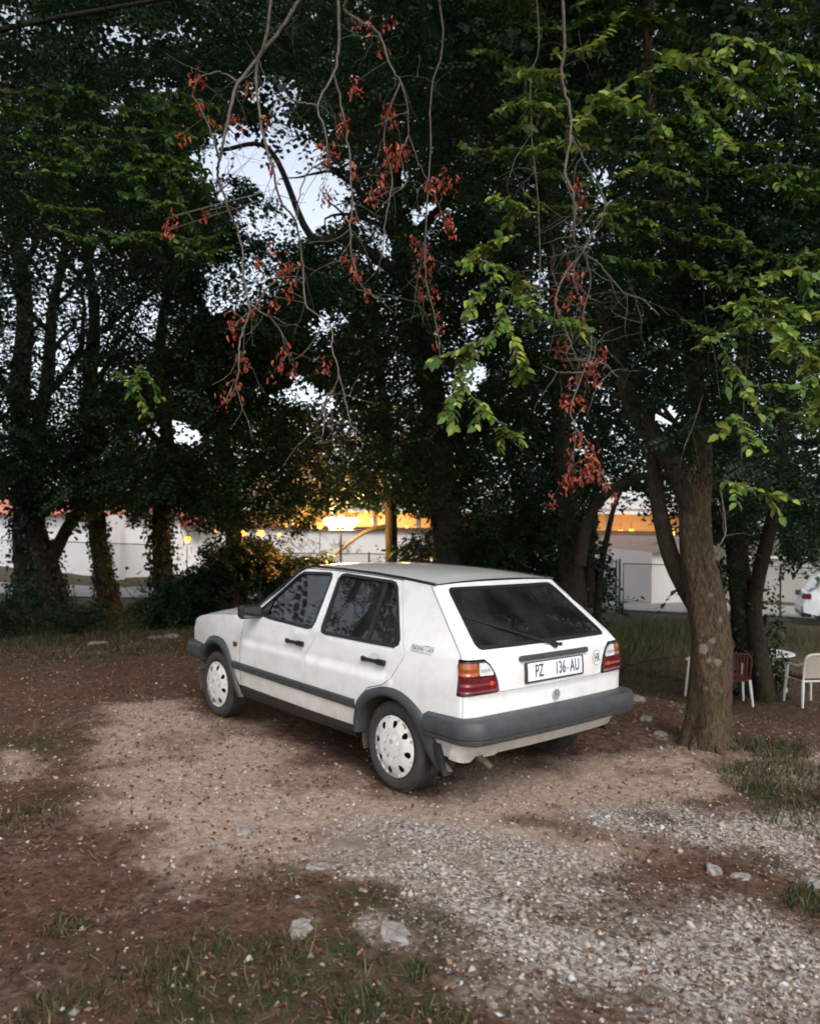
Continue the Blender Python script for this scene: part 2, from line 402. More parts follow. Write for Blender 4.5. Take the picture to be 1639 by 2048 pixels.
def sweep(path, prof, mb=None):
    """path: (n,2) plan polyline, prof: (outward offset, z)"""
    mb = mb or MB(); p = np.asarray(path, float); n = len(p); tg = np.gradient(p, axis=0); tg /= np.linalg.norm(tg, axis=1)[:, None]
    nr = np.stack([tg[:, 1], -tg[:, 0]], 1); V = []
    for o, z in prof:
        for i in range(n): V.append((p[i, 0]+nr[i, 0]*o, p[i, 1]+nr[i, 1]*o, z))
    k = len(prof); Fc = [(r*n+i, r*n+i+1, (r+1)*n+i+1, (r+1)*n+i) for r in range(k-1) for i in range(n-1)]
    Fc += [tuple(r*n for r in range(k)), tuple(r*n+n-1 for r in range(k-1, -1, -1))]
    return mb.add(V, Fc)

zgx = [-.15, .18, .5, .93, 1.25, 1.37, 1.44, 1.62, 1.80, 1.95]; zgz = [1.333, 1.358, 1.372, 1.381, 1.382, 1.374, 1.352, 1.205, 1.07, .955]
def zg(x): return np.interp(x, zgx, zgz)
ztx = [1.93, 2.3, 2.7, 2.95, 3.08, 3.14]; ztz = [.945, .925, .888, .848, .815, .78]
def zt(x): return np.interp(x, ztx, ztz)

def build_car():
    car = empty('parked_hatchback', (0, 0, 0))
    tag(car, 'old white five-door hatchback with grey bumpers parked on the gravel', 'car')
    # ---- doors, fenders, quarters on both sides
    FD = [(1.99, .362), (2.016, .50), (2.013, .79), (1.968, .945), (1.80, 1.045), (1.62, 1.18), (1.462, 1.322), (1.40, 1.352), (1.33, 1.364), (.934, 1.366), (.926, .94), (.935, .86), (1.045, .73), (1.045, .49), (.975, .347)]
    FW = [(1.80, .972), (1.60, .952), (1.03, .937), (.985, .948), (.972, .99), (.988, 1.315), (1.005, 1.343), (1.04, 1.351), (1.39, 1.338), (1.455, 1.31), (1.62, 1.165), (1.81, 1.005), (1.815, .98)]
    RD = [(.925, 1.365), (.5, 1.358), (.176, 1.345), (.168, 1.33), (-.083, .905), (-.075, .86), (.03, .72), (.10, .675), (.253, .632), (.335, .56), (.372, .50), (.398, .345), (.969, .347), (1.039, .49), (1.039, .727), (.929, .858), (.920, .94)]
    RW = [(.893, 1.31), (.875, 1.335), (.83, 1.342), (.29, 1.325), (.24, 1.316), (.205, 1.29), (.0, .975), (-.005, .952), (.02, .938), (.80, .935), (.848, .945), (.862, .975)]
    for sg in (1, -1):
        f = lambda x, z, off=0, sg=sg: side(x, z, off, sg)
        fl = sg > 0
        # front door
        d = panel('door', FD, [FW], f, PAINT, car, flip=not fl)
        strip_loop('window_seal', FW, f, -.004, .016, .003, RUB, d, dep=.016)
        g = panel('side_window', [(1.655, 1.118), (1.655, .955), *FW[1:10]], [], lambda x, z, sg=sg: side(x, z, -.012, sg), GLASS, d, flange=0, flip=not fl)
        panel('quarter_light', [(1.82, 1.0), (1.82, .97), (1.668, .955), (1.668, 1.12)], [], lambda x, z, sg=sg: side(x, z, -.004, sg), BLK, d, flange=.01, flip=not fl)
        d2 = panel('door', RD, [RW], f, PAINT, car, flip=not fl)
        strip_loop('window_seal', RW, f, -.004, .016, .003, RUB, d2, dep=.016)
        DV = [(.345, 1.33), (.312, .935)]
        panel('side_window', [p for p in RW if p[0] > .33 or False][:3]+[(.352, 1.326), (.322, .937), (.80, .935), (.848, .945), (.862, .975)], [], lambda x, z, sg=sg: side(x, z, -.012, sg), GLASS, d2, flange=0, flip=not fl)
        panel('quarter_light', [(.325, 1.325), (.29, 1.325), (.24, 1.316), (.205, 1.29), (.0, .975), (-.005, .952), (.02, .938), (.295, .937)], [], lambda x, z, sg=sg: side(x, z, -.012, sg), GLASS, d2, flange=0, flip=not fl)
        panel('window_divider', [(.356, 1.33), (.325, 1.33), (.295, .935), (.326, .935)], [], lambda x, z, sg=sg: side(x, z, -.004, sg), RUB, d2, flange=.01, flip=not fl)
        for dd, hx0, hx1, hz in ((d, 1.045, 1.285, .826), (d2, .07, .32, .822)):
            # recess shade put into a greyer near-flat disc; handle over it
            cx = (hx0+hx1)/2; mb = MB()
            A = [(cx+.062*math.cos(t), hz+.012+.036*math.sin(t)) for t in np.linspace(0, 2*PI, 20, endpoint=False)]
            panel('handle_recess', A, [], lambda x, z, sg=sg, cx=cx, hz=hz: side(x, z, .0015-.001*np.clip(1-((x-cx)/.062)**2-((z-hz-.012)/.036)**2, 0, 1), sg), mat('recess_shade', (.62, .62, .61), .4), dd, res=.02, flange=0, flip=not fl)
            yb = float(wid(cx, hz)); P = []
            mb = MB()
            for a, b, hh in ((hx0, hx0+.085, .019), (hx0+.085, hx1-.03, .012), (hx1-.03, hx1, .017)):
                mb.box(((a+b)/2, sg*(yb+.017), hz-.004), ((b-a)/2+.001, .011, hh), 0, .005)
            mb.box((hx0+.04, sg*(yb+.004), hz-.004), (.03, .012, .012)); mb.box((hx1-.012, sg*(yb+.004), hz-.004), (.012, .012, .012))
            mb.build('door_handle', BLK, dd)
        # rub strips along the doors
        for dd, x0, x1 in ((d, 1.05, 2.008), (d2, .392, 1.034)):
            xs = np.linspace(x0, x1, 14); prof = [(0, 0), (.012, .004), (.016, .015), (.016, .048), (.012, .060), (0, .064)]
            V = []; 
            for x in xs:
                z0 = .463+(x-.4)*.012; sk = (x-x0 < .001)*0
                for o, z in prof: V.append(side(np.array(x), np.array(z0+z), o, sg))
            k = len(prof); Fc = [(i*k+j, i*k+j+1, (i+1)*k+j+1, (i+1)*k+j) for i in range(len(xs)-1) for j in range(k-1)]+[tuple(range(k)), tuple(range((len(xs)-1)*k, len(xs)*k))]
            mk('rub_strip', V, Fc, PLAS, dd)
        # fender
        FE = [(2.022, .50), (2.019, .79), (1.974, .947)]+[(x, float(zt(x))-.002) for x in (2.0, 2.2, 2.4, 2.6, 2.8, 2.95, 3.05, 3.12)]+[(3.135, .74), (3.13, .56), (2.93, .56), (2.86, .50), (2.79, .60), (2.70, .665), (2.52, .705), (2.34, .690), (2.225, .61), (2.165, .53), (2.09, .42), (2.03, .36), (1.997, .36)]
        fe = panel('front_fender', FE, [], f, PAINT, car, flip=not fl)
        z0 = .477; V = []; xs = np.linspace(2.026, 2.15, 4); 
        for x in xs:
            for o, z in prof: V.append(side(np.array(x), np.array(.463+(x-.4)*.012+z), o, sg))
        mk('rub_strip', V, [(i*6+j, i*6+j+1, (i+1)*6+j+1, (i+1)*6+j) for i in range(3) for j in range(5)]+[tuple(range(6)), tuple(range(18, 24))], PLAS, fe)
        panel('side_indicator', roundc([(2.075, .672), (2.135, .672), (2.135, .712), (2.075, .712)], .008), [], lambda x, z, sg=sg: side(x, z, .008, sg), mat('smoked_orange', (.10, .03, .008), .2), fe, flange=.01, flip=not fl)
        # quarter panel in the wrapped coordinates
        pts = []
        def qx(x, z): return (float(q_of_x(x, z)), z)
        E1 = densify([(.163, 1.330), (-.088, .905), (-.080, .858), (.026, .718), (.097, .671), (.251, .626), (.325, .552), (.365, .49), (.26, .585), (.13, .640), (.03, .652), (-.06, .645), (-.14, .62), (-.25, .56), (-.325, .48), (-.38, .40), (-.42, .34), (-.50, .33)], .04, False)
        Lq = [qx(x, z) for x, z in densify([(-.14, 1.331), (.0, 1.342), (.166, 1.3545)], .05, False)]+[qx(*p) for p in E1]
        # lower rear corner up to the tail lamp, then the hatch seam
        Lq += [(float(Wc(z)+CL*.62), z) for z in (.33, .40, .50, .60, .708)]
        Lq += [(float(Wc(z)+CL+.02), z) for z in (.710, .80, .917)]
        Lq += [(float(Wc(z)+CL+.004), z) for z in (.925, .955, 1.0, 1.1, 1.2, 1.29, 1.325)]
        Lq = [(sg*a, b) for a, b in Lq]
        qp = panel('quarter_panel', Lq, [], skin, PAINT, car, flip=False)
        # lettering on the quarter
        V, Fc = text_mesh('MANHATTAN', .052, .62, .35, .0006); Z = V[:, 1]+.948-.03*0; X = -.235-sg*0-V[:, 0]*1.0 if sg > 0 else -.235+V[:, 0]
        jig = 0; W3 = side(X, Z+jig, .002+V[:, 2]*.5, sg); mk('lettering', W3, Fc, mat('silver_grey_letters', (.12, .12, .125), .4), qp)
        mk('lettering_underline', [side(np.array(a), np.array(b), .002, sg) for a, b in ((-.14, .925), (-.33, .920), (-.33, .923), (-.14, .928))], [(0, 1, 2, 3)], MATS['silver_grey_letters'], qp)
        # wheel arch flares
        fo = [(2.94, .36), (2.92, .47), (2.86, .55), (2.754, .635), (2.663, .685), (2.514, .713), (2.339, .698), (2.235, .63), (2.166, .546), (2.09, .42), (2.02, .31), (1.975, .262)]
        fi = [(2.85, .36), (2.84, .44), (2.78, .52), (2.70, .585), (2.62, .62), (2.512, .642), (2.38, .630), (2.27, .568), (2.19, .47), (2.11, .35), (2.065, .285), (2.05, .255)]
        ro = [(.41, .33), (.396, .43), (.366, .518), (.275, .603), (.13, .655), (.03, .668), (-.06, .663), (-.15, .636), (-.262, .573), (-.338, .495), (-.41, .395), (-.475, .30), (-.53, .248)]
        ri = [(.345, .31), (.328, .41), (.285, .49), (.21, .555), (.11, .597), (.03, .607), (-.06, .597), (-.14, .568), (-.215, .505), (-.275, .42), (-.335, .32), (-.385, .262), (-.41, .242)]
        for o_, i_ in ((fo, fi), (ro, ri)):
            o2 = catmull(o_, 5); i2 = catmull(i_, 5); n = len(o2); rows = []
            for t, h, dd in ((0, -.004, 0), (0, .006, 0), (.3, .022, 0), (.62, .030, 0), (.9, .026, 0), (1, .016, 0), (1.0, -.06, 0)):
                p = o2*(1-t)+i2*t; rows.append(side(p[:, 0], p[:, 1], h, sg))
            V = np.vstack(rows); k = len(rows)
            mk('arch_flare', V, [(r*n+i, r*n+i+1, (r+1)*n+i+1, (r+1)*n+i) for r in range(k-1) for i in range(n-1)], PLAS, car, True)
        # sill
        sill = MB(); xs = np.linspace(.39, 2.0, 12); pr = [(.0, .352), (.006, .345), (.008, .30), (-.01, .262), (-.08, .245)]; V = []
        for x in xs:
            for o, z in pr: V.append(side(np.array(x), np.array(z), o-.004, sg))
        k = len(pr); mk('sill', V, [(i*k+j, i*k+j+1, (i+1)*k+j+1, (i+1)*k+j) for i in range(len(xs)-1) for j in range(k-1)], BLK, car)
        # a pillar
        AP = [(1.97, .955), (1.808, 1.052), (1.63, 1.19), (1.472, 1.33), (1.41, 1.358), (1.335, 1.371), (.934, 1.372), (.5, 1.364), (.17, 1.351), (.17, 1.357), (.5, 1.371), (.93, 1.380), (1.25, 1.381), (1.37, 1.375), (1.445, 1.352), (1.63, 1.213), (1.815, 1.077), (2.0, .962)]
        panel('roof_pillar', AP, [], f, PAINT, car, step=.05, flip=not fl)
        # drip rail
        xs = np.concatenate([np.linspace(-.155, 1.25, 16), [1.32, 1.38, 1.43, 1.52, 1.62, 1.72, 1.84, 1.96]]); P = side(xs, zg(xs)+.005, .002, sg)
        MB().tube(P, .010, 6).build('drip_rail', RUB, car, True)
        # mirror
        mb = MB(); cxm, czm = 1.74, 1.0; y0 = float(wid(cxm, czm)); ym = sg*(y0+.115)
        mb.box((cxm+.02, sg*(y0+.03), czm-.03), (.035, .05, .022), 0, .01); mb.box((cxm+.03, ym, czm), (.045, .095, .055), 0, .022)
        mir = mb.build('door_mirror', BLK, d)
        MB().box((cxm-.017, ym, czm), (.003, .078, .042), 0, 0).build('mirror_glass', mat('mirror_glass', (.16, .17, .18), .05, metal=1), mir)  # the dark woods it should reflect are put into the tint
        # tail lamps
        TLo = [(float(Wc(.912)+CL+.014), .914), (float(Wc(.72)+CL+.014), .715), (.515, .715), (.525, .77), (.548, .83), (.585, .885), (.625, .914)]
        TLo = [(sg*a, b) for a, b in roundc(TLo, .02, 4)]
        tl = panel('tail_lamp', TLo, [], lambda q, z: skin(q, z, .004), BLK, car, flip=False, res=.03)
        rid = lambda q, z: .010+.0015*np.sin(q*400)
        def lens(nm, lp, mm, ef=rid):
            lp = [(sg*a, b) for a, b in roundc(lp, .01, 3)]
            panel(nm, lp, [], lambda q, z: skin(q, z, .011+.001*np.sin(z*500)), mm, tl, flip=False, res=.02, flange=.008)
        qe = float(Wc(.83)+CL+.008)
        ORG = mat('orange_lens', (.42, .09, .012), .18, coat=.6, var=(6, .2, (.26, .05, .010))); RED = mat('red_lens', (.085, .005, .008), .16, coat=.6, var=(18, .25, (.17, .012, .014))); WHT = mat('clear_lens', (.40, .41, .40), .15, coat=.6, var=(14, .3, (.62, .62, .60)))
        lens('indicator_lens', [(qe, .902), (qe, .828), (.685, .826), (.685, .902)], ORG)
        lens('reversing_lens', [(.679, .902), (.679, .826), (.563, .824), (.575, .855), (.60, .885), (.625, .902)], WHT)
        lens('brake_lens', [(qe+.002, .820), (qe+.004, .726), (.528, .724), (.535, .77), (.558, .818)], RED)
        # reflector spots inside the lens
        panel('reflector', [(sg*a, b) for a, b in [(.573, .765), (.573, .79), (.60, .79), (.60, .765)]], [], lambda q, z: skin(q, z, .0135), mat('bright_reflector', (.75, .06, .04), .2), tl, flange=.002)
    # ---- tailgate
    def yw(z): return float(Wc(z)+CL-.003)
    HO = [(yw(z), z) for z in (1.328, 1.29, 1.2, 1.1, 1.0, .955, .925)]+[(.62, .921), (.580, .889), (.541, .833), (.519, .772), (.509, .716)]
    HO = HO+[(-a, b) for a, b in HO[::-1]]
    tw = float(Wc(1.333)+CL)
    HO += [(y, 1.328+.019*(1-abs(y/tw)**2.6)) for y in np.linspace(-tw+.06, tw-.06, 15)]
    RWN = roundc([(.518, 1.313), (.636, .975), (-.636, .975), (-.518, 1.313)], .045, 6)
    hatch = panel('tailgate', HO, [RWN], skin, PAINT, car)
    strip_loop('window_seal', RWN, skin, -.006, .014, .003, RUB, hatch, dep=.014)
    panel('rear_window', RWN, [], lambda q, z: skin(q, z, -.006), GLASSR, hatch, flange=0, res=.06)
    # garnish strip, plate, badge and stickers
    GA = roundc([(.335, .882), (.335, .917), (-.345, .917), (-.345, .882)], .02, 4)
    ga = panel('grab_strip', GA, [], lambda q, z: skin(q, z, .022), PLAS, hatch, flange=.025)
    pl = panel('number_plate', roundc([(.292, .738), (.292, .868), (-.292, .868), (-.292, .738)], .008, 2), [], lambda q, z: skin(q*0, z, .010)+np.stack([q*0, q, q*0], -1), PLAS, hatch, flange=.01)
    pf = lambda q, z, o=.0125: skin(q*0, z, o)+np.stack([q*0, q, q*0], -1)
    PW = mat('plate_white', (.78, .80, .84), .35); PK = mat('plate_black', (.055, .055, .06), .5)
    panel('plate_face', roundc([(.272, .750), (.272, .862), (-.272, .862), (-.272, .750)], .006, 2), [], pf, PW, pl, flange=.003)
    for s, yc, sx in (('PZ', .165, .62), ('136', -.045, .62), ('-', -.119, .62), ('AU', -.193, .62)):
        V, Fc = text_mesh(s, .112, sx*1.04, 0, .0006, .0012); 
        if s == '-': V[:, 0] *= .55
        mk('plate_characters', pf(yc-V[:, 0], .806+V[:, 1]-(.0 if s != '-' else 0), .0136+V[:, 2]), Fc, PK, pl)
    # oval country sticker
    EL = [(-.467+.047*math.cos(t), .826+.052*math.sin(t)) for t in np.linspace(0, 2*PI, 28, endpoint=False)]
    st = panel('oval_sticker', EL, [], lambda q, z: skin(q, z, .0015), PK, hatch, flange=.001)
    EL2 = [(-.467+.0435*math.cos(t), .826+.0485*math.sin(t)) for t in np.linspace(0, 2*PI, 28, endpoint=False)]
    panel('sticker_face', EL2, [], lambda q, z: skin(q, z, .0025), mat('sticker_white', (.78, .78, .77), .45), st, flange=.001)
    V, Fc = text_mesh('HR', .080, .60, 0, .0004, .0014); mk('sticker_letters', skin(-.467-V[:, 0], .826+V[:, 1], .0034+V[:, 2]), Fc, PK, st)
    # lower rear panel under the seam
    LP = [(yl*s, z) for s, zz in ((1, (.705, .64, .56)), (-1, (.56, .64, .705))) for z in zz for yl in [float(Wc(z)+CL*.58)]]
    LP = [(float(Wc(.56)+CL*.58), .54)]+LP[:0]+[(float(Wc(z)+CL*.58), z) for z in (.57, .64, .706)]+[(y, .7085) for y in (.6, .3, 0, -.3, -.6)]+[(-float(Wc(z)+CL*.58), z) for z in (.706, .64, .57, .54)]
    lp = panel('rear_panel', LP, [], skin, PAINT, car)
    # round maker's badge: ring, V over W
    bc = (-.022, .632); SIL = mat('badge_silver', (.50, .50, .50), .4)
    ring = [(bc[0]+.0385*math.cos(t), bc[1]+.0385*math.sin(t)) for t in np.linspace(0, 2*PI, 28, endpoint=False)]
    rin = [(bc[0]+.031*math.cos(t), bc[1]+.031*math.sin(t)) for t in np.linspace(0, 2*PI, 24, endpoint=False)]
    bd = panel('round_badge', ring, [], lambda q, z: skin(q, z, .004), mat('badge_dark', (.12, .12, .125), .45), lp, flange=.004)
    panel('badge_ring', ring, [rin], lambda q, z: skin(q, z, .007), SIL, bd, flange=.003)
    mb = MB()
    def stroke(a, b, wd=.0062):
        a = np.array(a); b = np.array(b); d = b-a; d /= np.linalg.norm(d); n = np.array([-d[1], d[0]])*wd/2
        q = [a+n, a-n, b-n, b+n]; fr = [skin(bc[0]-p[0], bc[1]+p[1], .0078) for p in q]; mb.add(fr, [(0, 1, 2, 3)])
    R0 = .031
    stroke((-.0125, .028), (0, .003)); stroke((.0125, .028), (0, .003))
    stroke((-.027, .013), (-.0115, -.027)); stroke((-.0115, -.027), (0, -.003)); stroke((0, -.003), (.0115, -.027)); stroke((.0115, -.027), (.027, .013))
    mb.build('badge_letters', SIL, bd)
    # rear wiper and washer
    wip = MB(); P = [skin(y, z, o) for y, z, o in ((-.02, .962, .02), (.05, .975, .028), (.25, 1.045, .026), (.38, 1.085, .022))]; wip.tube(P, [.010, .007, .005, .004], 6)
    wp = wip.build('rear_wiper', BLK, hatch); b_ = MB(); b_.tube([skin(y, z, .008) for y, z in ((.12, .99), (.30, 1.06), (.45, 1.115), (.555, 1.15))], .0055, 5); b_.build('wiper_blade', RUB, wp)
    mb = MB(); mb.lathe([(0, -.035), (.018, -.035), (.024, -.01), (.026, 0), (.0, .002)], tuple(skin(-.02, .955, .0)), 'x', 12); mb.build('wiper_pivot', BLK, wp)
    mb = MB(); c0 = skin(-.085, .952, .006); mb.box(tuple(c0), (.012, .014, .010), 0, .004); mb.build('washer_jet', BLK, hatch)
    # ---- roof
    nx, ny = 26, 21; V = []
    for i in range(nx):
        s_ = i/(nx-1)
        for j in range(ny):
            t = -1+2*j/(ny-1); xa = -.148+(1.40+.148)*s_; g = float(zg(xa)); yw_ = float(wid(xa, g))
            cr = .034*math.sin(PI*min(1, .32+.55*s_))**.7
            if s_ < .12: cr *= .72+.28*s_/.12
            x = xa+(-.010*(1-t*t) if i == 0 else 0)+(.05*(1-t*t)*s_**6)
            V.append((x, t*yw_, g+.004+cr*(1-abs(t)**2.4)))
    mk('roof', V, [(i*ny+j, i*ny+j+1, (i+1)*ny+j+1, (i+1)*ny+j) for i in range(nx-1) for j in range(ny-1)][::1], PAINT, car, True)
    # windscreen
    V = []; n1, n2 = 9, 13
    for i in range(n1):
        s_ = i/(n1-1); xe = 1.955+(1.415-1.955)*s_; ze = .957+(1.366-.957)*s_; we = float(wid(xe, ze))-.012
        for j in range(n2):
            t = -1+2*j/(n2-1); V.append((xe+.065*(1-t*t), t*we, ze+.03*s_*(1-t*t)))
    ws = mk('windscreen', V, [(i*n2+j, i*n2+j+1, (i+1)*n2+j+1, (i+1)*n2+j) for i in range(n1-1) for j in range(n2-1)], GLASS, car, True)
    mb = MB()
    for sg in (1, -1): mb.tube([(V[i*n2+(0 if sg < 0 else n2-1)][0], V[i*n2+(0 if sg < 0 else n2-1)][1], V[i*n2][2]) for i in range(n1)], .011, 5)
    mb.build('windscreen_seal', RUB, ws)
    # bonnet
    V = []; nx, ny = 18, 17
    for i in range(nx):
        xa = 1.955+(3.125-1.955)*i/(nx-1); g = float(zt(xa)); yw_ = float(wid(xa, g))-.003
        for j in range(ny):
            t = -1+2*j/(ny-1); V.append((xa+(.06*(1-t*t) if i > 0 else .06*(1-t*t)), t*yw_, g+.046*(1-abs(t)**3)))
    mk('bonnet', V, [(i*ny+j, i*ny+j+1, (i+1)*ny+j+1, (i+1)*ny+j) for i in range(nx-1) for j in range(ny-1)], PAINT, car, True)
    # nose: panel, grille, two round headlamps
    mb = MB(); mb.box((3.10, 0, .655), (.03, .67, .125), 0, .02); nose = mb.build('front_panel', PAINT, car)
    mb = MB()
    for k in range(6): mb.box((3.135, 0, .60+k*.026), (.008, .62, .006))
    mb.build('grille', BLK, nose)
    for sg in (1, -1):
        MB().lathe([(0, .03), (.075, .022), (.085, 0), (.088, -.03)], (3.13, sg*.55, .665), 'x', 20).build('headlamp', MATS['clear_lens'], nose, True)
    # bumpers
    def arcpath(x0, xc, yh, r, bow, sgn):
        P = [(x0, yh)]; cx = xc+sgn*r
        P += [(x0+(cx-x0)*k/4, yh) for k in range(1, 4)]
        P += [(cx-sgn*r*math.sin(a), yh-r+r*math.cos(a)) for a in np.linspace(0, PI/2*.93, 9)]
        ye = P[-1][1]; xe = P[-1][0]
        P += [(xe-sgn*bow*(1-(y/ye)**2), y) for y in np.linspace(ye, -ye, 18)[1:-1]]
        P += [(a, -b) for a, b in P[:13][::-1]]
        return P
    pr = [(-.06, .583), (0, .583), (.045, .572), (.058, .553), (.062, .50), (.060, .478), (.052, .472), (.054, .464), (.046, .442), (.020, .430), (-.05, .428)]
    path = np.array(arcpath(-.335, -.70, .800, .10, .02, 1))
    # taper the ends towards the flare
    mb = sweep(path, pr); bo = mb.build('rear_bumper', PLAS, car, False)
    pf_ = np.array([(3.085-(a+.60)*1.0, b*.945) for a, b in arcpath(-.335, -.70, .800, .16, .05, 1)])
    mb = sweep(pf_[::-1], [(o, z+.02) for o, z in pr]); mb.build('front_bumper', PLAS, car, False)
    for ob in (bo,):
        ob.data.polygons.foreach_set('use_smooth', [True]*len(ob.data.polygons)); ob.data.set_sharp_from_angle(angle=math.radians(40))
    # white valance under the bumper, with a notch for the exhaust
    WV = wv = .0
    VA = [(float(Wc(.36)+CL*.9), .45), (float(Wc(.36)+CL*.9), .33), (.74, .305), (.70, .300), (.675, .308), (.66, .330), (.60, .336), (.585, .316), (.49, .314), (.47, .328), (.2, .326), (-.2, .325), (-.62, .325), (-.68, .335), (-.71, .45)]
    va = panel('rear_valance', VA, [], lambda q, z: skin(q, z, .022+.02*np.sin(np.clip((.43-z)/.11, 0, 1)*PI)*.6), PAINT, car)
    MB().tube([(-.655, -.62, .385), (-.70, -.63, .365), (-.69, -.65, .35), (-.65, -.63, .352)], .006, 5).build('tow_eye', STEEL, va)
    # exhaust
    mb = MB(); mb.tube([(-.2, .62, .33), (-.52, .62, .33), (-.64, .618, .305), (-.695, .615, .275)], .022, 10, False); mb.build('exhaust_pipe', STEEL, car, True)
    mb = MB(); mb.lathe([(.02, 0), (0, .002)], (-.698, .614, .273), 'x', 10); mb.build('exhaust_mouth', DARK, car)
    # mud flaps
    for sg in (1,):
        mb = MB(); mb.prism([(-.40, .40), (-.43, .30), (-.465, .255), (-.505, .225), (-.49, .265), (-.44, .40)], sg*.765, sg*.830, 'xz'); mb.build('mud_flap', RUB, car)
    # underbody and wheel wells
    mb = MB(); mb.box((1.22, 0, .42), (.80, .775, .17)); mb.box((0, 0, .43), (.42, .58, .16)); mb.box((2.475, 0, .50), (.46, .56, .2)); mb.box((-.5, 0, .50), (.09, .70, .16)); mb.box((3.0, 0, .52), (.08, .62, .16))
    mb.box((.0, 0, .72), (.5, .74, .01)); mb.box((2.5, 0, .79), (.55, .66, .01)); mb.build('underbody', DARK, car)
    for xc in (0, 2.475):
        for sg in (1, -1):
            rr = .335 if xc == 0 else .37
            mb = MB(); V = []; n = 20
            for y in (.585, .79):
                for k in range(n+1):
                    a = -.35+(PI+.7)*k/n; V.append((xc+rr*1.08*math.cos(a), sg*y, .30+rr*.93*math.sin(a)))
            mb.add(V, [(k, k+1, k+1+n+1, k+n+1) for k in range(n)]); mb.build('wheel_well', mat('dusty_wheel_well', (.05, .035, .024), .95, var=(8, .3, (.10, .065, .04))), car)
    # ---- wheels
    W0 = 'tyre'
    rim_out = [(.198*math.cos(t), .198*math.sin(t)) for t in np.linspace(0, 2*PI, 48, endpoint=False)]
    holes = []
    for k in range(8):
        a = math.radians(8+45*k); h = []
        for t in np.linspace(0, 2*PI, 14, endpoint=False):
            rad = .150+.024*math.cos(t); wdt = .0195*math.sin(t)*(1+.35*math.cos(t))
            h.append((rad*math.cos(a)-wdt*math.sin(a), rad*math.sin(a)+wdt*math.cos(a)))
        holes.append(h)
    def cover(a, b):
        r = np.hypot(a, b); y = np.interp(r, [0, .068, .073, .078, .125, .165, .182, .188, .198], [.030, .027, .0225, .027, .025, .012, .004, .010, .004])
        return np.stack([a, y, b], -1)
    first = None
    for xc, yc, st_ in ((0, .715, 0), (0, -.715, 0), (2.475, .72, 14), (2.475, -.72, 0)):
        if first is None:
            mb = MB(); R = .288
            prof = [(.19, -.06), (.20, .078), (.225, .090), (.255, .092), (.272, .083), (.281, .072)]
            ys = [.066, .046, .044, .038, .036, .008, .006, -.004, -.006, -.036, -.038, -.044, -.046, -.066]
            rs = [R-.002, R, R-.008, R-.008, R, R, R-.008, R-.008, R, R, R-.008, R-.008, R, R-.002]
            prof += list(zip(rs, ys))+[(.281, -.072), (.255, -.09), (.21, -.085)]
            mb.lathe(prof, (0, 0, 0), 'y', 56)
            ty = mb.build('tyre', TYRE, car); 
            wc = panel('wheel_cover', rim_out, holes, cover, COVER, ty, res=.016, flange=.003, step=.012); wc.location = (0, .082, 0)
            MB().lathe([(0, .03), (.18, .035), (.197, .08)], (0, 0, 0), 'y', 24).build('rim', mat('rusty_steel_rim', (.035, .022, .015), .8), ty)
            # round badge moulded into the cap
            mb = MB(); mb.lathe([(.0, .0015), (.014, .0015), (.0155, 0)], (0, .112, .038), 'y', 12); mb.build('valve_mark', mat('cap_grey', (.35, .35, .34), .5), ty)
            # tread blocks
            tb = MB()
            for k in range(70):
                a = 2*PI*k/70
                for y0, y1 in ((.048, .074), (-.074, -.048)):
                    c = (0, (y0+y1)/2, 0); ca, sa = math.cos(a), math.sin(a); r1 = R+.0005; r0 = R-.01
                    da = .5*2*PI/70*.68
                    P = []
                    for rr in (r0, r1):
                        for s2 in (-da, da):
                            for y in (y0, y1): P.append((rr*math.cos(a+s2), y, rr*math.sin(a+s2)))
                    tb.add(P, [(4, 6, 7, 5), (0, 4, 5, 1), (2, 3, 7, 6), (0, 2, 6, 4), (1, 5, 7, 3)])
            tb.build('tread_blocks', TYRE, ty)
            first = ty; kids = list(ty.children)
            o = ty
        else:
            o = first.copy(); COL.objects.link(o); o.parent = car
            for c in kids:
                q = c.copy(); COL.objects.link(q); q.parent = o
        o.location = (xc, yc, .286); o.rotation_euler = (0, math.radians(st_*3), 0 if yc > 0 else PI)
    # ---- interior
    def seat(x, y, wd, name):
        mb = MB(); mb.box((x+.22, y, .60), (.25, wd, .07), 0, .03); s_ = mb.build(name, CLOTH, car)
        m2 = MB(); P = []
        for k in range(2): pass
        V = [(x-.02, y-wd, .62), (x-.02, y+wd, .62), (x+.09, y+wd, .62), (x+.09, y-wd, .62), (x-.17, y-wd*.85, 1.08), (x-.17, y+wd*.85, 1.08), (x-.10, y+wd*.85, 1.09), (x-.10, y-wd*.85, 1.09)]
        m2.add(V, [(0, 1, 5, 4), (3, 2, 6, 7), (0, 3, 7, 4), (1, 2, 6, 5), (4, 5, 6, 7)]); m2.build('backrest', CLOTH, s_)
        return s_
    for y in (.36, -.36):
        s_ = seat(1.02, y, .24, 'front_seat'); MB().box((.87, y, 1.17), (.035, .12, .06), 0, .02).build('headrest', CLOTH, s_)
    seat(.10, 0, .60, 'rear_seat')
    mb = MB(); mb.box((1.80, 0, .88), (.12, .68, .06), 0, .02); ds = mb.build('dashboard', BLK, car)
    mb = MB(); P = [(1.60+.07*math.sin(t), .36+.18*math.cos(t), .93+.16*math.sin(t)) for t in np.linspace(0, 2*PI, 19)]; mb.tube(P, .012, 6, False); mb.tube([(1.60, .36, .93), (1.74, .36, .86)], .02, 6); mb.build('steering_wheel', BLK, ds)
    mb = MB(); mb.box((-.25, 0, .90), (.20, .60, .008)); mb.build('parcel_shelf', CLOTH, car)
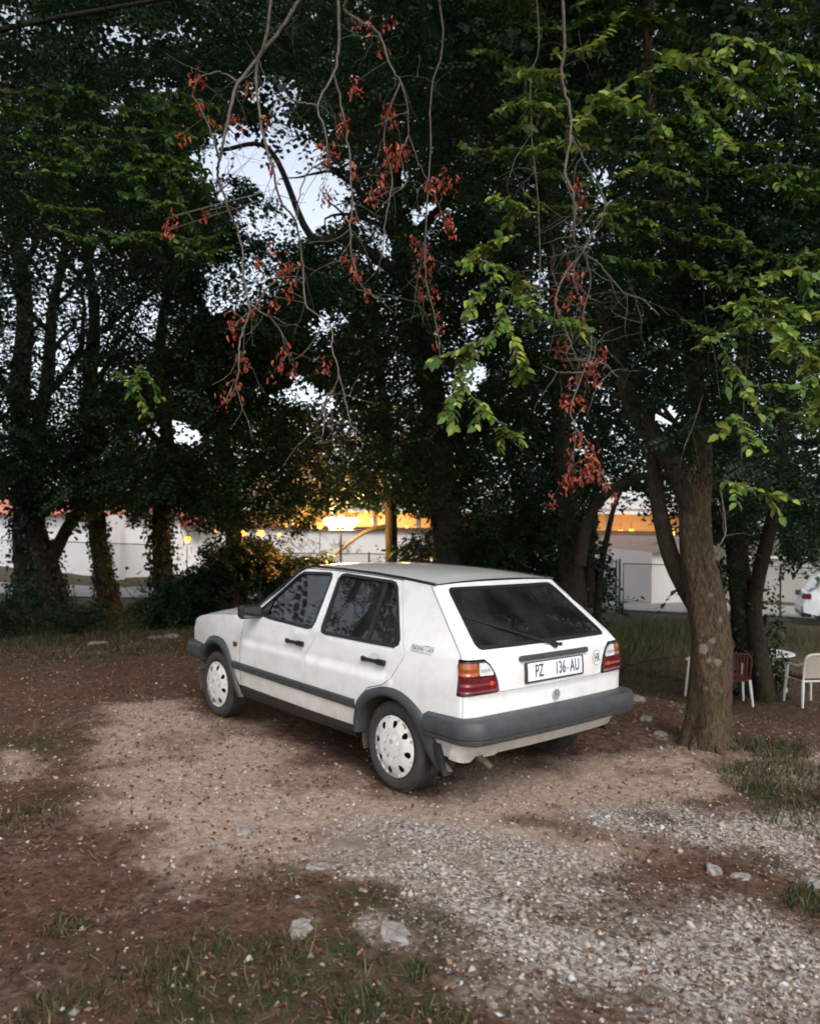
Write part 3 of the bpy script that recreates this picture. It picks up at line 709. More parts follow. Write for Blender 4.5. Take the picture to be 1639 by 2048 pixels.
    mb = MB(); mb.add([(0.0, -.56, 1.325), (0.0, .56, 1.325), (1.36, .56, 1.352), (1.36, -.56, 1.352)], [(0, 1, 2, 3)]); mb.build('headlining', mat('headlining_grey', (.12, .12, .11), .9), car)
    # aerial at the front wing
    mb = MB(); mb.tube([(2.02, .66, .96), (2.0, .665, 1.10), (1.98, .67, 1.26)], [.004, .003, .002], 5); mb.build('aerial', BLK, car)
    return car
build_car()
# ================================================================== ground
def ground_masks(x, y):
    """gravel, grass, leaf-mould weights from curves laid on the ground"""
    def seg(P, wd):
        d = np.full(np.shape(x), 1e9); P = np.array(P, float)
        for a, b, wa, wb in zip(P[:-1], P[1:], wd[:-1], wd[1:]):
            ab = b-a; t = np.clip(((x-a[0])*ab[0]+(y-a[1])*ab[1])/(ab@ab), 0, 1)
            q = np.hypot(x-a[0]-t*ab[0], y-a[1]-t*ab[1])/(wa+(wb-wa)*t); d = np.minimum(d, q)
        return d
    n1 = fbm(x*1.1, y*1.1, 21, 4)-.5; n2 = fbm(x*3.5, y*3.5, 31, 5)-.5; n3 = fbm(x*.8, y*.8, 41, 4)-.5
    track = np.minimum(seg([(-.75, 1.25), (-1.5, 1.25), (-2.3, 1.1), (-3.6, .9), (-5, .6)], [.42, .62, .66, .8, 1.2]), seg([(-1.1, .1), (-1.9, -.45), (-2.7, -1.0)], [.25, .5, .6]))
    grey = sstep(1.4, .5, track+n1*1.0+n2*1.0)
    sand = sstep(1.3, .5, seg([(3.2, 1.15), (1.7, 1.45), (.9, 1.6), (-.1, 1.5), (-.9, 1.0), (-.8, -.3), (-.9, -1.0)], [.5, .78, .75, .8, .75, .8, .6])+n1*1.1+n2*.9)
    sand = np.maximum(sand, .8*sstep(1.3, .5, seg([(2.1, 2.7), (3.6, 3.4), (5.2, 4.4)], [.35, .5, .6])+n1+n2))
    sand = np.maximum(sand, .75*sstep(1.3, .5, seg([(-.45, 2.1), (-.2, 2.3)], [.22, .2])+n1+n2*1.2)); sand = np.maximum(sand, .6*sstep(1.3, .6, seg([(-1.0, -1.6), (-2.6, -2.3)], [.5, .6])+n1+n2))
    mould = sstep(1.3, .4, seg([(-.8, .55), (-1.5, .22), (-2.19, .30), (-2.8, .45), (-3.6, .3)], [.08, .16, .18, .18, .3])+n2*1.2+n1*.7)
    mould = np.maximum(mould, .75*sstep(.55, .66, fbm(x*2.6+7, y*2.6, 71, 4))); grey = grey*(1-.6*mould); sand = sand*(1-.55*mould)
    grass = sstep(.12, .32, n3+n2*.3-.1*(grey+sand)+.10*sstep(4.5, 7, x)+.14*sstep(-2.0, -3.6, y)*sstep(-1, -3, x-0)+.10*np.exp(-((x+1.25)**2+(y-2.95)**2)/.25))
    far = sstep(5, 8, x+np.maximum(0, -y-5)*1.0)
    return grey, sand, np.clip(grass*(1-.8*grey)*(1-.7*sand)+far*.35+.55*sstep(5.2, 6.6, x)*sstep(.42, .6, fbm(x*1.3, y*1.3, 88, 3)), 0, 1)

def build_ground():
    r = np.concatenate([np.geomspace(1.6, 60, 250), np.geomspace(66, 500, 12)])
    th = np.concatenate([np.linspace(-PI+.02, -.62, 40, endpoint=False), np.linspace(-.62, .62, 560), np.linspace(.62, PI-.02, 41)[1:]])
    A, Rr = np.meshgrid(th, r); X = CAM[0]+Rr*np.cos(YAW+A); Y = CAM[1]+Rr*np.sin(YAW+A)
    Z = terrain(X, Y); g, s, gr = ground_masks(X, Y)
    Z += (vnoise(X*28, Y*28, 77)-.5)*.010*np.clip(g+.5, 0, 1)*(Rr < 14)
    n = len(th); m = len(r); idx = np.arange(m*n).reshape(m, n)
    q = np.stack([idx[:-1, :-1], idx[:-1, 1:], idx[1:, 1:], idx[1:, :-1]], -1).reshape(-1, 4)
    # close the ring behind the camera and the disc under it
    q = np.vstack([q, np.stack([idx[:-1, -1], idx[:-1, 0], idx[1:, 0], idx[1:, -1]], -1)])
    V = np.stack([X.ravel(), Y.ravel(), Z.ravel()], -1)
    V = np.vstack([V, [[CAM[0], CAM[1], gz(CAM[0], CAM[1])]]]); c = len(V)-1
    me = bpy.data.meshes.new('ground'); tri = np.array([[c, idx[0, (j+1) % n], idx[0, j]] for j in range(n)])[:, ::-1]
    nv = len(V); loops = np.concatenate([q.ravel(), tri.ravel()]); st = np.concatenate([np.arange(len(q))*4, len(q)*4+np.arange(len(tri))*3])
    me.vertices.add(nv); me.vertices.foreach_set('co', V.ravel()); me.loops.add(len(loops)); me.loops.foreach_set('vertex_index', loops)
    me.polygons.add(len(st)); me.polygons.foreach_set('loop_start', st); me.update(calc_edges=True); me.validate()
    me.polygons.foreach_set('use_smooth', [True]*len(me.polygons))
    c4 = me.color_attributes.new('cover', 'FLOAT_COLOR', 'POINT'); z1 = np.concatenate([g.ravel(), [0]]); z2 = np.concatenate([s.ravel(), [0]]); z3 = np.concatenate([gr.ravel(), [0]])
    c4.data.foreach_set('color', np.stack([z1, z2, z3, np.ones(nv)], -1).ravel())
    m = bpy.data.materials.new('earth_gravel_grass'); m.use_nodes = True; N = m.node_tree.nodes; L = m.node_tree.links; b = N['Principled BSDF']
    b.inputs['Roughness'].default_value = .95; b.inputs['Specular IOR Level'].default_value = .15
    at_ = N.new('ShaderNodeAttribute'); at_.attribute_name = 'cover'; sp = N.new('ShaderNodeSeparateColor'); L.new(at_.outputs['Color'], sp.inputs[0])
    tc = N.new('ShaderNodeTexCoord')
    def noise(sc, det=8, rough=.6):
        n = N.new('ShaderNodeTexNoise'); n.inputs['Scale'].default_value = sc; n.inputs['Detail'].default_value = det; n.inputs['Roughness'].default_value = rough; L.new(tc.outputs['Object'], n.inputs[0]); return n.outputs[0]
    def ramp(src, *st):
        r = N.new('ShaderNodeValToRGB'); e = r.color_ramp.elements
        e[0].position, e[0].color = st[0][0], (*st[0][1], 1); e[1].position, e[1].color = st[-1][0], (*st[-1][1], 1)
        for p, c in st[1:-1]: k = e.new(p); k.color = (*c, 1)
        L.new(src, r.inputs[0]); return r.outputs[0]
    def mix(f, a, c):
        x = N.new('ShaderNodeMixRGB'); L.new(f, x.inputs[0]); L.new(a, x.inputs[1]); L.new(c, x.inputs[2]); return x.outputs[0]
    soil = ramp(noise(14, 10, .75), (.30, (.020, .012, .008)), (.46, (.066, .039, .027)), (.58, (.125, .082, .058)), (.70, (.22, .165, .125)))
    red = ramp(noise(45, 6, .7), (.4, (.035, .018, .012)), (.6, (.13, .060, .034)))
    soil = mix(ramp(noise(1.3, 5), (.42, (0, 0, 0)), (.62, (.8, .8, .8))), soil, red)
    v = N.new('ShaderNodeTexVoronoi'); v.inputs['Scale'].default_value = 55; L.new(tc.outputs['Object'], v.inputs[0])
    vs_ = N.new('ShaderNodeSeparateColor'); L.new(v.outputs['Color'], vs_.inputs[0])
    grav = ramp(vs_.outputs[0], (0, (.13, .098, .078)), (.35, (.25, .21, .18)), (.7, (.37, .34, .315)), (1, (.54, .52, .50)))
    gr2 = ramp(noise(30, 8, .8), (.38, (.20, .13, .10)), (.55, (1, 1, 1)))
    mu = N.new('ShaderNodeMixRGB'); mu.blend_type = 'MULTIPLY'; mu.inputs[0].default_value = .75; L.new(grav, mu.inputs[1]); L.new(gr2, mu.inputs[2]); grav = mu.outputs[0]
    sandc = ramp(noise(22, 10, .8), (.30, (.13, .085, .062)), (.47, (.27, .195, .148)), (.62, (.42, .33, .265)))
    grs = ramp(noise(60, 6, .8), (.35, (.012, .016, .006)), (.55, (.035, .045, .014)), (.7, (.085, .075, .030)))
    def ragged(src, sc, amt):
        a = N.new('ShaderNodeMath'); a.operation = 'MULTIPLY_ADD'; L.new(noise(sc, 10, .72), a.inputs[0]); a.inputs[1].default_value = amt; L.new(src, a.inputs[2])
        r = N.new('ShaderNodeMapRange'); L.new(a.outputs[0], r.inputs[0]); r.inputs[1].default_value = .10+amt*.5; r.inputs[2].default_value = .95+amt*.5; return r.outputs[0]
    col = mix(ragged(sp.outputs[1], 9, 1.25), soil, sandc); col = mix(ragged(sp.outputs[0], 13, 1.0), col, grav)
    gm = N.new('ShaderNodeMath'); gm.operation = 'MULTIPLY'; L.new(sp.outputs[2], gm.inputs[0]); L.new(ramp(noise(9, 6), (.35, (.15, .15, .15)), (.6, (.95, .95, .95))), gm.inputs[1])
    col = mix(gm.outputs[0], col, grs)
    # oil stains where cars stand
    for (px, py, rr) in [(2.02, 2.78, .26), (1.10, 2.55, .30), (-1.35, -.1, .22), (-2.05, .0, .2)]:
        mp = N.new('ShaderNodeMapping'); mp.inputs['Location'].default_value = (-px/rr, -py/rr, 0); mp.inputs['Scale'].default_value = (1/rr, 1/rr, 0); L.new(tc.outputs['Object'], mp.inputs[0])
        ln = N.new('ShaderNodeVectorMath'); ln.operation = 'LENGTH'; L.new(mp.outputs[0], ln.inputs[0])
        am = N.new('ShaderNodeMath'); am.operation = 'MULTIPLY_ADD'; L.new(noise(7, 5), am.inputs[0]); am.inputs[1].default_value = 1.3; L.new(ln.outputs['Value'], am.inputs[2])
        mr = N.new('ShaderNodeMapRange'); L.new(am.outputs[0], mr.inputs[0]); mr.inputs[1].default_value = 1.75; mr.inputs[2].default_value = 1.05; mr.inputs[4].default_value = .72
        x = N.new('ShaderNodeMixRGB'); L.new(mr.outputs[0], x.inputs[0]); L.new(col, x.inputs[1]); x.inputs[2].default_value = (.045, .030, .016, 1); col = x.outputs[0]
    L.new(col, b.inputs['Base Color'])
    bp = N.new('ShaderNodeBump'); bp.inputs['Strength'].default_value = .8; bp.inputs['Distance'].default_value = .012; L.new(noise(70, 8, .8), bp.inputs['Height']); L.new(bp.outputs[0], b.inputs['Normal'])
    o = link('ground', me, None, m); o['kind'] = 'structure'

def scatter_xy(n, rmin=1.7, rmax=16, half=.62, p=1.0):
    """points in the sector in front of the camera, denser near"""
    u = rng.random(n); r = (rmin**p+(rmax**p-rmin**p)*u)**(1/p); a = rng.uniform(-half, half, n)
    return CAM[0]+r*np.cos(YAW+a), CAM[1]+r*np.sin(YAW+a), r
def fastmesh(name, V, Fq, m, parent=None, tint=None, smooth=False):
    """V (n,3), Fq (k,3 or 4) arrays"""
    V = np.asarray(V, np.float32); Fq = np.asarray(Fq, np.int32); me = bpy.data.meshes.new(name); k = Fq.shape[1]
    me.vertices.add(len(V)); me.vertices.foreach_set('co', V.ravel()); me.loops.add(Fq.size); me.loops.foreach_set('vertex_index', Fq.ravel())
    me.polygons.add(len(Fq)); me.polygons.foreach_set('loop_start', np.arange(len(Fq), dtype=np.int32)*k); me.update(calc_edges=True)
    if smooth: me.polygons.foreach_set('use_smooth', np.ones(len(Fq), bool))
    if tint is not None:
        a = me.attributes.new('tint', 'FLOAT', 'POINT'); a.data.foreach_set('value', np.asarray(tint, np.float32))
    return link(name, me, parent, m)
def rand_rot(n):
    q = rng.normal(size=(n, 4)); q /= np.linalg.norm(q, axis=1)[:, None]; a, b, c, d = q.T
    return np.stack([1-2*(c*c+d*d), 2*(b*c-a*d), 2*(b*d+a*c), 2*(b*c+a*d), 1-2*(b*b+d*d), 2*(c*d-a*b), 2*(b*d-a*c), 2*(c*d+a*b), 1-2*(b*b+c*c)], -1).reshape(n, 3, 3)
def in_car(x, y): return (x > -.75) & (x < 3.2) & (np.abs(y) < .8)

def build_scatter():
    # pebbles
    O = np.array([(1, 0, 0), (0, 1, 0), (-1, 0, 0), (0, -1, 0), (0, 0, 1), (0, 0, -1), ], float); 
    OF = np.array([(0, 1, 4), (1, 2, 4), (2, 3, 4), (3, 0, 4), (1, 0, 5), (2, 1, 5), (3, 2, 5), (0, 3, 5)])
    x, y, r = scatter_xy(120000, 1.8, 13, .6, 1.15); g, s, gr = ground_masks(x, y)
    w_ = np.clip(.85*g+.38*s+.07, 0, 1)*(.35+1.3*fbm(x*5, y*5, 91, 3)**1.5*1.4); k = rng.random(len(x)) < w_
    x, y, r, g = x[k], y[k], r[k], g[k]; n = len(x)
    sz = np.exp(rng.normal(math.log(.0052), .52, n))*(1+.10*r/3); sz = np.minimum(sz, .024)
    R = rand_rot(n); sc = np.stack([rng.uniform(.8, 1.4, n), rng.uniform(.7, 1.1, n), rng.uniform(.45, .8, n)], -1)
    P = O[None]*(1+rng.uniform(-.25, .25, (n, 6, 1))); P = P*sc[:, None]*sz[:, None, None]
    a = rng.uniform(0, 2*PI, n); ca, sa = np.cos(a), np.sin(a); P = np.stack([P[..., 0]*ca[:, None]-P[..., 1]*sa[:, None], P[..., 0]*sa[:, None]+P[..., 1]*ca[:, None], P[..., 2]+P[..., 0]*rng.uniform(-.4, .4, (n, 1))], -1)
    P += np.stack([x, y, terrain(x, y)+sz*.22], -1)[:, None]
    t = np.clip(rng.beta(2, 2, n)*.9+.1*g, 0, 1)
    m = bpy.data.materials.new('pebble_stone'); m.use_nodes = True; N = m.node_tree.nodes; L = m.node_tree.links
    at_ = N.new('ShaderNodeAttribute'); at_.attribute_name = 'tint'; rr = N.new('ShaderNodeValToRGB'); e = rr.color_ramp.elements
    e[0].color = (.09, .07, .056, 1); e[1].color = (.55, .53, .51, 1); e.new(.5).color = (.24, .20, .17, 1); e.new(.72).color = (.36, .29, .235, 1); e.new(.85).color = (.33, .335, .35, 1)
    L.new(at_.outputs['Fac'], rr.inputs[0]); L.new(rr.outputs[0], N['Principled BSDF'].inputs['Base Color']); N['Principled BSDF'].inputs['Roughness'].default_value = .85
    o = fastmesh('gravel', P.reshape(-1, 3), (OF[None]+6*np.arange(n)[:, None, None]).reshape(-1, 3), m, None, np.repeat(t, 6)); o['kind'] = 'stuff'; tag(o, 'loose grey and cream gravel strewn over the track', 'gravel')
    # fallen leaves
    x, y, r = scatter_xy(85000, 1.7, 17, .6, 1.1); g, s, gr = ground_masks(x, y)
    k = (rng.random(len(x)) < np.clip(.75-.62*g-.50*s, .03, 1)*(.3+.9*fbm(x*1.7, y*1.7, 61, 3))) & ~in_car(x, y); x, y, r = x[k], y[k], r[k]; n = len(x)
    sz = rng.uniform(.005, .0155, n)*(1+.05*r)
    LQ = np.array([(-1, 0, 0), (-.1, -.55, .18), (1, 0, .1), (-.1, .55, .18)], float)
    P = LQ[None]*sz[:, None, None]*np.stack([np.ones(n), rng.uniform(.6, 1.2, n), rng.uniform(-1, 2.0, n)], -1)[:, None]
    a = rng.uniform(0, 2*PI, n); ca, sa = np.cos(a), np.sin(a); tz = rng.uniform(-.5, .5, (n, 2))
    P = np.stack([P[..., 0]*ca[:, None]-P[..., 1]*sa[:, None], P[..., 0]*sa[:, None]+P[..., 1]*ca[:, None], P[..., 2]+P[..., 0]*tz[:, :1]+P[..., 1]*tz[:, 1:]], -1)
    P += np.stack([x, y, terrain(x, y)+.004+sz*.35], -1)[:, None]
    lm = leaf_mat('fallen_leaves', (.035, .015, .009), (.11, .046, .024), (.34, .22, .12), .1, .8)
    o = fastmesh('leaf_litter', P.reshape(-1, 3), np.arange(4*n).reshape(n, 4), lm, None, np.repeat(rng.beta(1.5, 2.6, n), 4)); o['kind'] = 'stuff'; tag(o, 'brown fallen leaves scattered over the bare earth', 'leaf litter')
    # dry stalks and twigs lying flat
    x, y, r = scatter_xy(15000, 1.7, 12, .6, 1.1); g, s, gr = ground_masks(x, y); k = (rng.random(len(x)) < .8-.7*g-.6*s) & ~in_car(x, y); x, y = x[k], y[k]; n = len(x)
    a = rng.uniform(0, 2*PI, n); ln = rng.uniform(.02, .09, n); dx = np.cos(a)*ln; dy = np.sin(a)*ln; wx = -np.sin(a)*.0009; wy = np.cos(a)*.0009; z = terrain(x, y)+.006; up = rng.uniform(0, .02, n)
    P = np.stack([np.stack([x-wx, y-wy, z], -1), np.stack([x+wx, y+wy, z], -1), np.stack([x+dx+wx, y+dy+wy, z+up], -1), np.stack([x+dx-wx, y+dy-wy, z+up], -1)], 1)
    o = fastmesh('dry_stalks', P.reshape(-1, 3), np.arange(4*n).reshape(n, 4), leaf_mat('straw', (.06, .038, .022), (.14, .095, .055), (.32, .24, .14), .1), None, np.repeat(rng.random(n), 4)); o['kind'] = 'stuff'; tag(o, 'dry straw coloured stalks lying on the earth', 'dry stalks')
    # grass
    x1, y1, r1 = scatter_xy(90000, 1.7, 24, .62, 1.25); g, s, gr = ground_masks(x1, y1)
    patch = fbm(x1*2.2, y1*2.2, 51, 3); k = (rng.random(len(x1)) < (gr*1.2+.03)*sstep(.40, .58, patch)*(1-.9*g)) & ~in_car(x1, y1)
    x1, y1, r1 = x1[k], y1[k], r1[k]
    # tufts where the photograph's foreground shows them
    TX, TY = [], []
    for (u, v, rad, cnt) in [(430, 1970, .26, 520), (560, 1910, .12, 260), (395, 1890, .14, 130), (720, 2020, .12, 220), (835, 1950, .05, 160), (1625, 1810, .14, 420), (130, 1860, .10, 160), (545, 1780, .2, 120), (60, 1640, .2, 160), (1590, 1560, .5, 1500), (1610, 1640, .3, 420), (1530, 1500, .35, 700), (100, 2030, .12, 180), (900, 2040, .1, 150), (300, 1990, .2, 260)]:
        P_, d_ = hit(u, v); a = rng.uniform(0, 2*PI, cnt); q = rad*np.sqrt(rng.random(cnt)); TX.append(P_[0]+q*np.cos(a)); TY.append(P_[1]+q*np.sin(a))
    tx = np.concatenate(TX); ty_ = np.concatenate(TY); x = np.concatenate([x1, tx]); y = np.concatenate([y1, ty_]); r = np.hypot(x-CAM[0], y-CAM[1]); n = len(x)
    h = rng.gamma(4, .011, n)*(.55+.09*np.minimum(r, 14)); h = np.concatenate([h[:len(x1)]*.9, h[len(x1):]*1.0]); a = rng.uniform(0, 2*PI, n); le = rng.uniform(.2, 1.1, n)*h; wd = .0016+.0006*np.minimum(r, 16)/2
    z = terrain(x, y)-.003; b = rng.uniform(0, 2*PI, n); wx, wy = np.cos(b)*wd, np.sin(b)*wd; dx, dy = np.cos(a)*le, np.sin(a)*le
    P = np.stack([np.stack([x-wx, y-wy, z], -1), np.stack([x+wx, y+wy, z], -1), np.stack([x+wx*.7+dx*.4, y+wy*.7+dy*.4, z+h*.6], -1), np.stack([x+dx, y+dy, z+h], -1), np.stack([x-wx*.7+dx*.4, y-wy*.7+dy*.4, z+h*.6], -1)], 1)
    Fq = np.array([(0, 1, 2, 4), (4, 2, 3, 3)]); 
    V = P.reshape(-1, 3); i = np.arange(n)[:, None]*5; T = np.concatenate([i+np.array([[0, 1, 2]]), i+np.array([[0, 2, 4]]), i+np.array([[4, 2, 3]])])
    t = np.clip(rng.beta(2, 2.2, n)+.35*(rng.random(n) < .18), 0, 1)
    o = fastmesh('grass', V, T, leaf_mat('grass_blades', (.008, .018, .006), (.024, .046, .012), (.17, .13, .06), .25), None, np.repeat(t, 5)); o['kind'] = 'stuff'; tag(o, 'thin patchy grass and weeds on the brown earth', 'grass')

def build_rocks():
    SM = mat('pale_limestone', (.12, .105, .09), .9, var=(24, .25, (.30, .28, .26)), bump=(60, 1))
    SD = mat('brown_stone', (.10, .075, .06), .9, var=(20, .25, (.19, .155, .13)), bump=(60, .8))
    S = [(600, 1865, .062, .042, SM, 'pale rough stone in the foreground beside a grass tuft'), (790, 1868, .078, .028, SM, 'long flat pale stone right of the grass tuft in the foreground'),
         (487, 1665, .065, .04, SM, 'grey rough stone on the brown earth below the front wheel'), (700, 1692, .10, .022, SD, 'flat brown stone half sunk at the edge of the gravel track'),
         (635, 1735, .06, .015, SM, 'thin flat grey stone lying in the gravel patch'), (1265, 1400, .12, .05, SM, 'whitish stone on the ground behind the right end of the rear bumper'),
         (1290, 1440, .07, .035, SM, 'small grey stone between the bumper and the lichen covered tree'), (1320, 1470, .06, .03, SM, 'small pale stone in the leaf litter left of the lichen covered tree'),
         (1425, 1745, .05, .03, SM, 'cream stone in the dark strip right of the gravel track'), (1628, 1772, .05, .035, SM, 'cream stone at the right edge of the picture beside grass'),
         (1480, 1755, .05, .018, SM, 'flat light stone right of the cream stone in the dark strip'), (250, 1252, .28, .07, SM, 'pale stone slab at the foot of the ivy trunk left of the car'),
         (345, 1275, .18, .05, SM, 'pale stone on the grass in front of the white car bonnet'), (310, 1277, .16, .04, SM, 'lower flat stone left of the stone in front of the bonnet'), (195, 1288, .14, .04, SM, 'small pale stone on the grass at the far left'),
         (435, 1690, .03, .018, SM, 'small round cream pebble left of the rough grey stone'), (1115, 1700, .035, .022, SM, 'single cream pebble lying on the sandy track behind the car')]
    for u, v, rad, hh, m, lab in S:
        P, d = hit(u, v); mb = MB(); mb.sphere((0, 0, 0), 1, 14); V = np.array(mb.V); s0 = rng.integers(1, 999); 
        n_ = vnoise(V[:, 0]*1.8+V[:, 2]*1.3+5, V[:, 1]*1.8+9+V[:, 2], s0); n2_ = vnoise(V[:, 0]*4+V[:, 2]*3+5, V[:, 1]*4+9-V[:, 2]*2, s0+5)
        V *= (.72+.45*n_+.22*n2_)[:, None]; V[:, 2] = np.minimum(V[:, 2], .55+.25*n2_); a = rng.uniform(0, PI); V = V*[rad, rad*.7, hh*1.35]
        V = np.stack([V[:, 0]*math.cos(a)-V[:, 1]*math.sin(a), V[:, 0]*math.sin(a)+V[:, 1]*math.cos(a), V[:, 2]], -1)
        o = mk('stone', V, mb.F, m, None, False); o.location = (P[0], P[1], gz(P[0], P[1])-hh*.05); tag(o, lab, 'stone', 'stones lying about on the ground')
build_ground(); build_scatter(); build_rocks()

# ================================================================== trees
BARK = bark_mat('grey_brown_bark', (.018, .013, .010), (.085, .064, .046)); P11, d11 = hit(1418, 1490)
BARKL = bark_mat('lichen_bark', (.024, .016, .010), (.17, .118, .076), [(at(u, v, d11-.13), r*1.1+.006) for u, v, r in ((1405, 1298, .034), (1434, 1324, .024), (1417, 1320, .014), (1398, 1280, .016), (1424, 1282, .018), (1412, 1376, .010), (1385, 1312, .016), (1440, 1240, .012), (1420, 1190, .012))], 55)
BARKD = bark_mat('dark_bark', (.022, .018, .014), (.07, .055, .042))
LEAFD = leaf_mat('shaded_green_leaves', (.005, .017, .008), (.013, .038, .014), (.042, .080, .020), .28, .45)  # crown leaves, the shade inside the canopy put into their green
LEAFL = leaf_mat('lit_green_leaves', (.030, .075, .012), (.085, .165, .022), (.30, .32, .045), .35, .5)  # near sprays, the light they catch put into a paler green
LEAFR = leaf_mat('dead_red_leaves', (.11, .020, .014), (.36, .060, .030), (.52, .17, .09), .30, .7)
TWIG = mat('grey_twig_bark', (.055, .045, .036), .9, var=(30, .25, (.14, .12, .095)))
IVY = leaf_mat('ivy_leaves', (.008, .018, .007), (.020, .040, .014), (.05, .075, .025), .2, .4)

def trunk_mesh(name, pts, rad, m, parent, n=14, rough=.10, flare=0, sub=6):
    P = catmull(pts, sub); k = len(P); r = np.interp(np.linspace(0, 1, k), np.linspace(0, 1, len(rad)), rad)
    T = np.gradient(P, axis=0); T /= np.linalg.norm(T, axis=1)[:, None]; a = np.cross(T[0], [0.3, 1, .1]); a /= np.linalg.norm(a); V = []
    s0 = int(rng.integers(1, 900)); L = 0
    for i in range(k):
        if i: L += np.linalg.norm(P[i]-P[i-1])
        a = a-T[i]*(a@T[i]); a /= np.linalg.norm(a); b = np.cross(T[i], a)
        t = 2*PI*np.arange(n)/n; nn = vnoise(np.cos(t)*2.2+10, np.sin(t)*2.2+L*1.6+20, s0)+.5*vnoise(np.cos(t)*5+10, np.sin(t)*5+L*2.2, s0+3)
        fl = 1+flare*math.exp(-L/.22)*(1+.5*np.cos(3*t+s0))
        rr = r[i]*(1+rough*(nn-.75)*2)*fl; V.append(P[i]+(a*np.cos(t)[:, None]+b*np.sin(t)[:, None])*rr[:, None])
    V = np.vstack(V); F = np.array([(i*n+j, i*n+(j+1) % n, (i+1)*n+(j+1) % n, (i+1)*n+j) for i in range(k-1) for j in range(n)])
    return fastmesh(name, V, F, m, parent, None, True), P, r
def branch_set(name, roots, dirs, lens, r0, m, parent, levels=2, droop=0.0, kids=4, seg=6, nside=5):
    """a joined spray of forking limbs; returns tip points"""
    mb = MB(); tips = []
    def grow(p, d, ln, r, lev):
        pts = [p]; d = d/np.linalg.norm(d)
        for k in range(seg):
            d = d+rng.normal(size=3)*.16+np.array([0, 0, -droop]); d /= np.linalg.norm(d); pts.append(pts[-1]+d*ln/seg)
        rad = np.linspace(r, r*.35, seg+1); mb.tube(pts, rad, nside if lev else 4, False)
        if lev > 0:
            for j in range(kids):
                t = int(rng.integers(seg//2, seg+1)) if j else seg; q = pts[t]; nd = d+rng.normal(size=3)*.75; grow(q, nd, ln*rng.uniform(.45, .7), rad[t]*.75, lev-1)
        else: tips.append(pts[-1])
    for p, d, ln, r in zip(roots, dirs, lens, np.broadcast_to(r0, (len(roots),))): grow(np.array(p, float), np.array(d, float), ln, r, levels)
    o = mb.build(name, m, parent, True); return o, np.array(tips)

# ---- leaf sprays: flat twigs of paired leaves, many placed as one mesh
def spray_proto(nl=14, L=.34, ls=.060):
    pos, ax, nr, s = [], [], [], []
    for i in range(nl):
        t = (i+.6)/nl; sd = 1 if i % 2 else -1; x = L*t; 
        pos.append((x, sd*.006, -.10*t*t*L*3)); an = math.radians(rng.uniform(38, 62)) if i < nl-1 else 0
        ax.append((math.cos(an), sd*math.sin(an), rng.uniform(-.35, .05))); nr.append((rng.uniform(-.35, .35), rng.uniform(-.35, .35), 1)); s.append(ls*(1-.35*abs(t-.5))*rng.uniform(.75, 1.1))
    return np.array(pos), np.array(ax), np.array(nr), np.array(s)
PROTO = [spray_proto() for _ in range(6)]
def sprays_to_leaves(C, size, dirs=None, up=None, jit=.5):
    """C (n,3) spray origins -> leaf centres, axes, normals, sizes"""
    n = len(C)
    if dirs is None:
        a = rng.uniform(0, 2*PI, n); dirs = np.stack([np.cos(a), np.sin(a), rng.uniform(-.8, .15, n)], -1)
    X = dirs/np.linalg.norm(dirs, axis=1)[:, None]; up = np.array([0, 0, 1.0])+rng.normal(size=(n, 3))*jit; Y = np.cross(up, X); Y /= np.linalg.norm(Y, axis=1)[:, None]; Z = np.cross(X, Y)
    M = np.stack([X, Y, Z], -1)      # columns
    pid = rng.integers(0, len(PROTO), n); P = np.stack([p[0] for p in PROTO])[pid]; A = np.stack([p[1] for p in PROTO])[pid]; Nn = np.stack([p[2] for p in PROTO])[pid]; S = np.stack([p[3] for p in PROTO])[pid]
    P = np.einsum('nij,nkj->nki', M, P)*size[:, None, None]+C[:, None]; A = np.einsum('nij,nkj->nki', M, A); Nn = np.einsum('nij,nkj->nki', M, Nn)
    return P.reshape(-1, 3), A.reshape(-1, 3), Nn.reshape(-1, 3), (S*size[:, None]).ravel()
def leaves_mesh(name, P, A, Nn, S, m, parent, tint, wr=.52, full=False):
    A = A/np.linalg.norm(A, axis=1)[:, None]; B = np.cross(Nn, A); B /= np.linalg.norm(B, axis=1)[:, None]+1e-9; Z = np.cross(A, B); n = len(P); s = S[:, None]
    if not full:
        V = np.stack([P, P+A*s*.45-B*s*wr*.55+Z*s*.06, P+A*s, P+A*s*.45+B*s*wr*.55+Z*s*.06], 1).reshape(-1, 3); F = np.arange(4*n).reshape(n, 4); k = 4
    else:
        V = np.stack([P, P+A*s*.28-B*s*wr*.48+Z*s*.10, P+A*s*.68-B*s*wr*.40+Z*s*.08, P+A*s-Z*s*.06, P+A*s*.68+B*s*wr*.40+Z*s*.08, P+A*s*.28+B*s*wr*.48+Z*s*.10, P+A*s*.5], 1).reshape(-1, 3)
        i = np.arange(n)[:, None]*7; F = np.concatenate([i+np.array([f]) for f in ((0, 1, 6), (1, 2, 6), (2, 3, 6), (3, 4, 6), (4, 5, 6), (5, 0, 6))]); k = 7
    return fastmesh(name, V, F, m, parent, np.repeat(tint, k))

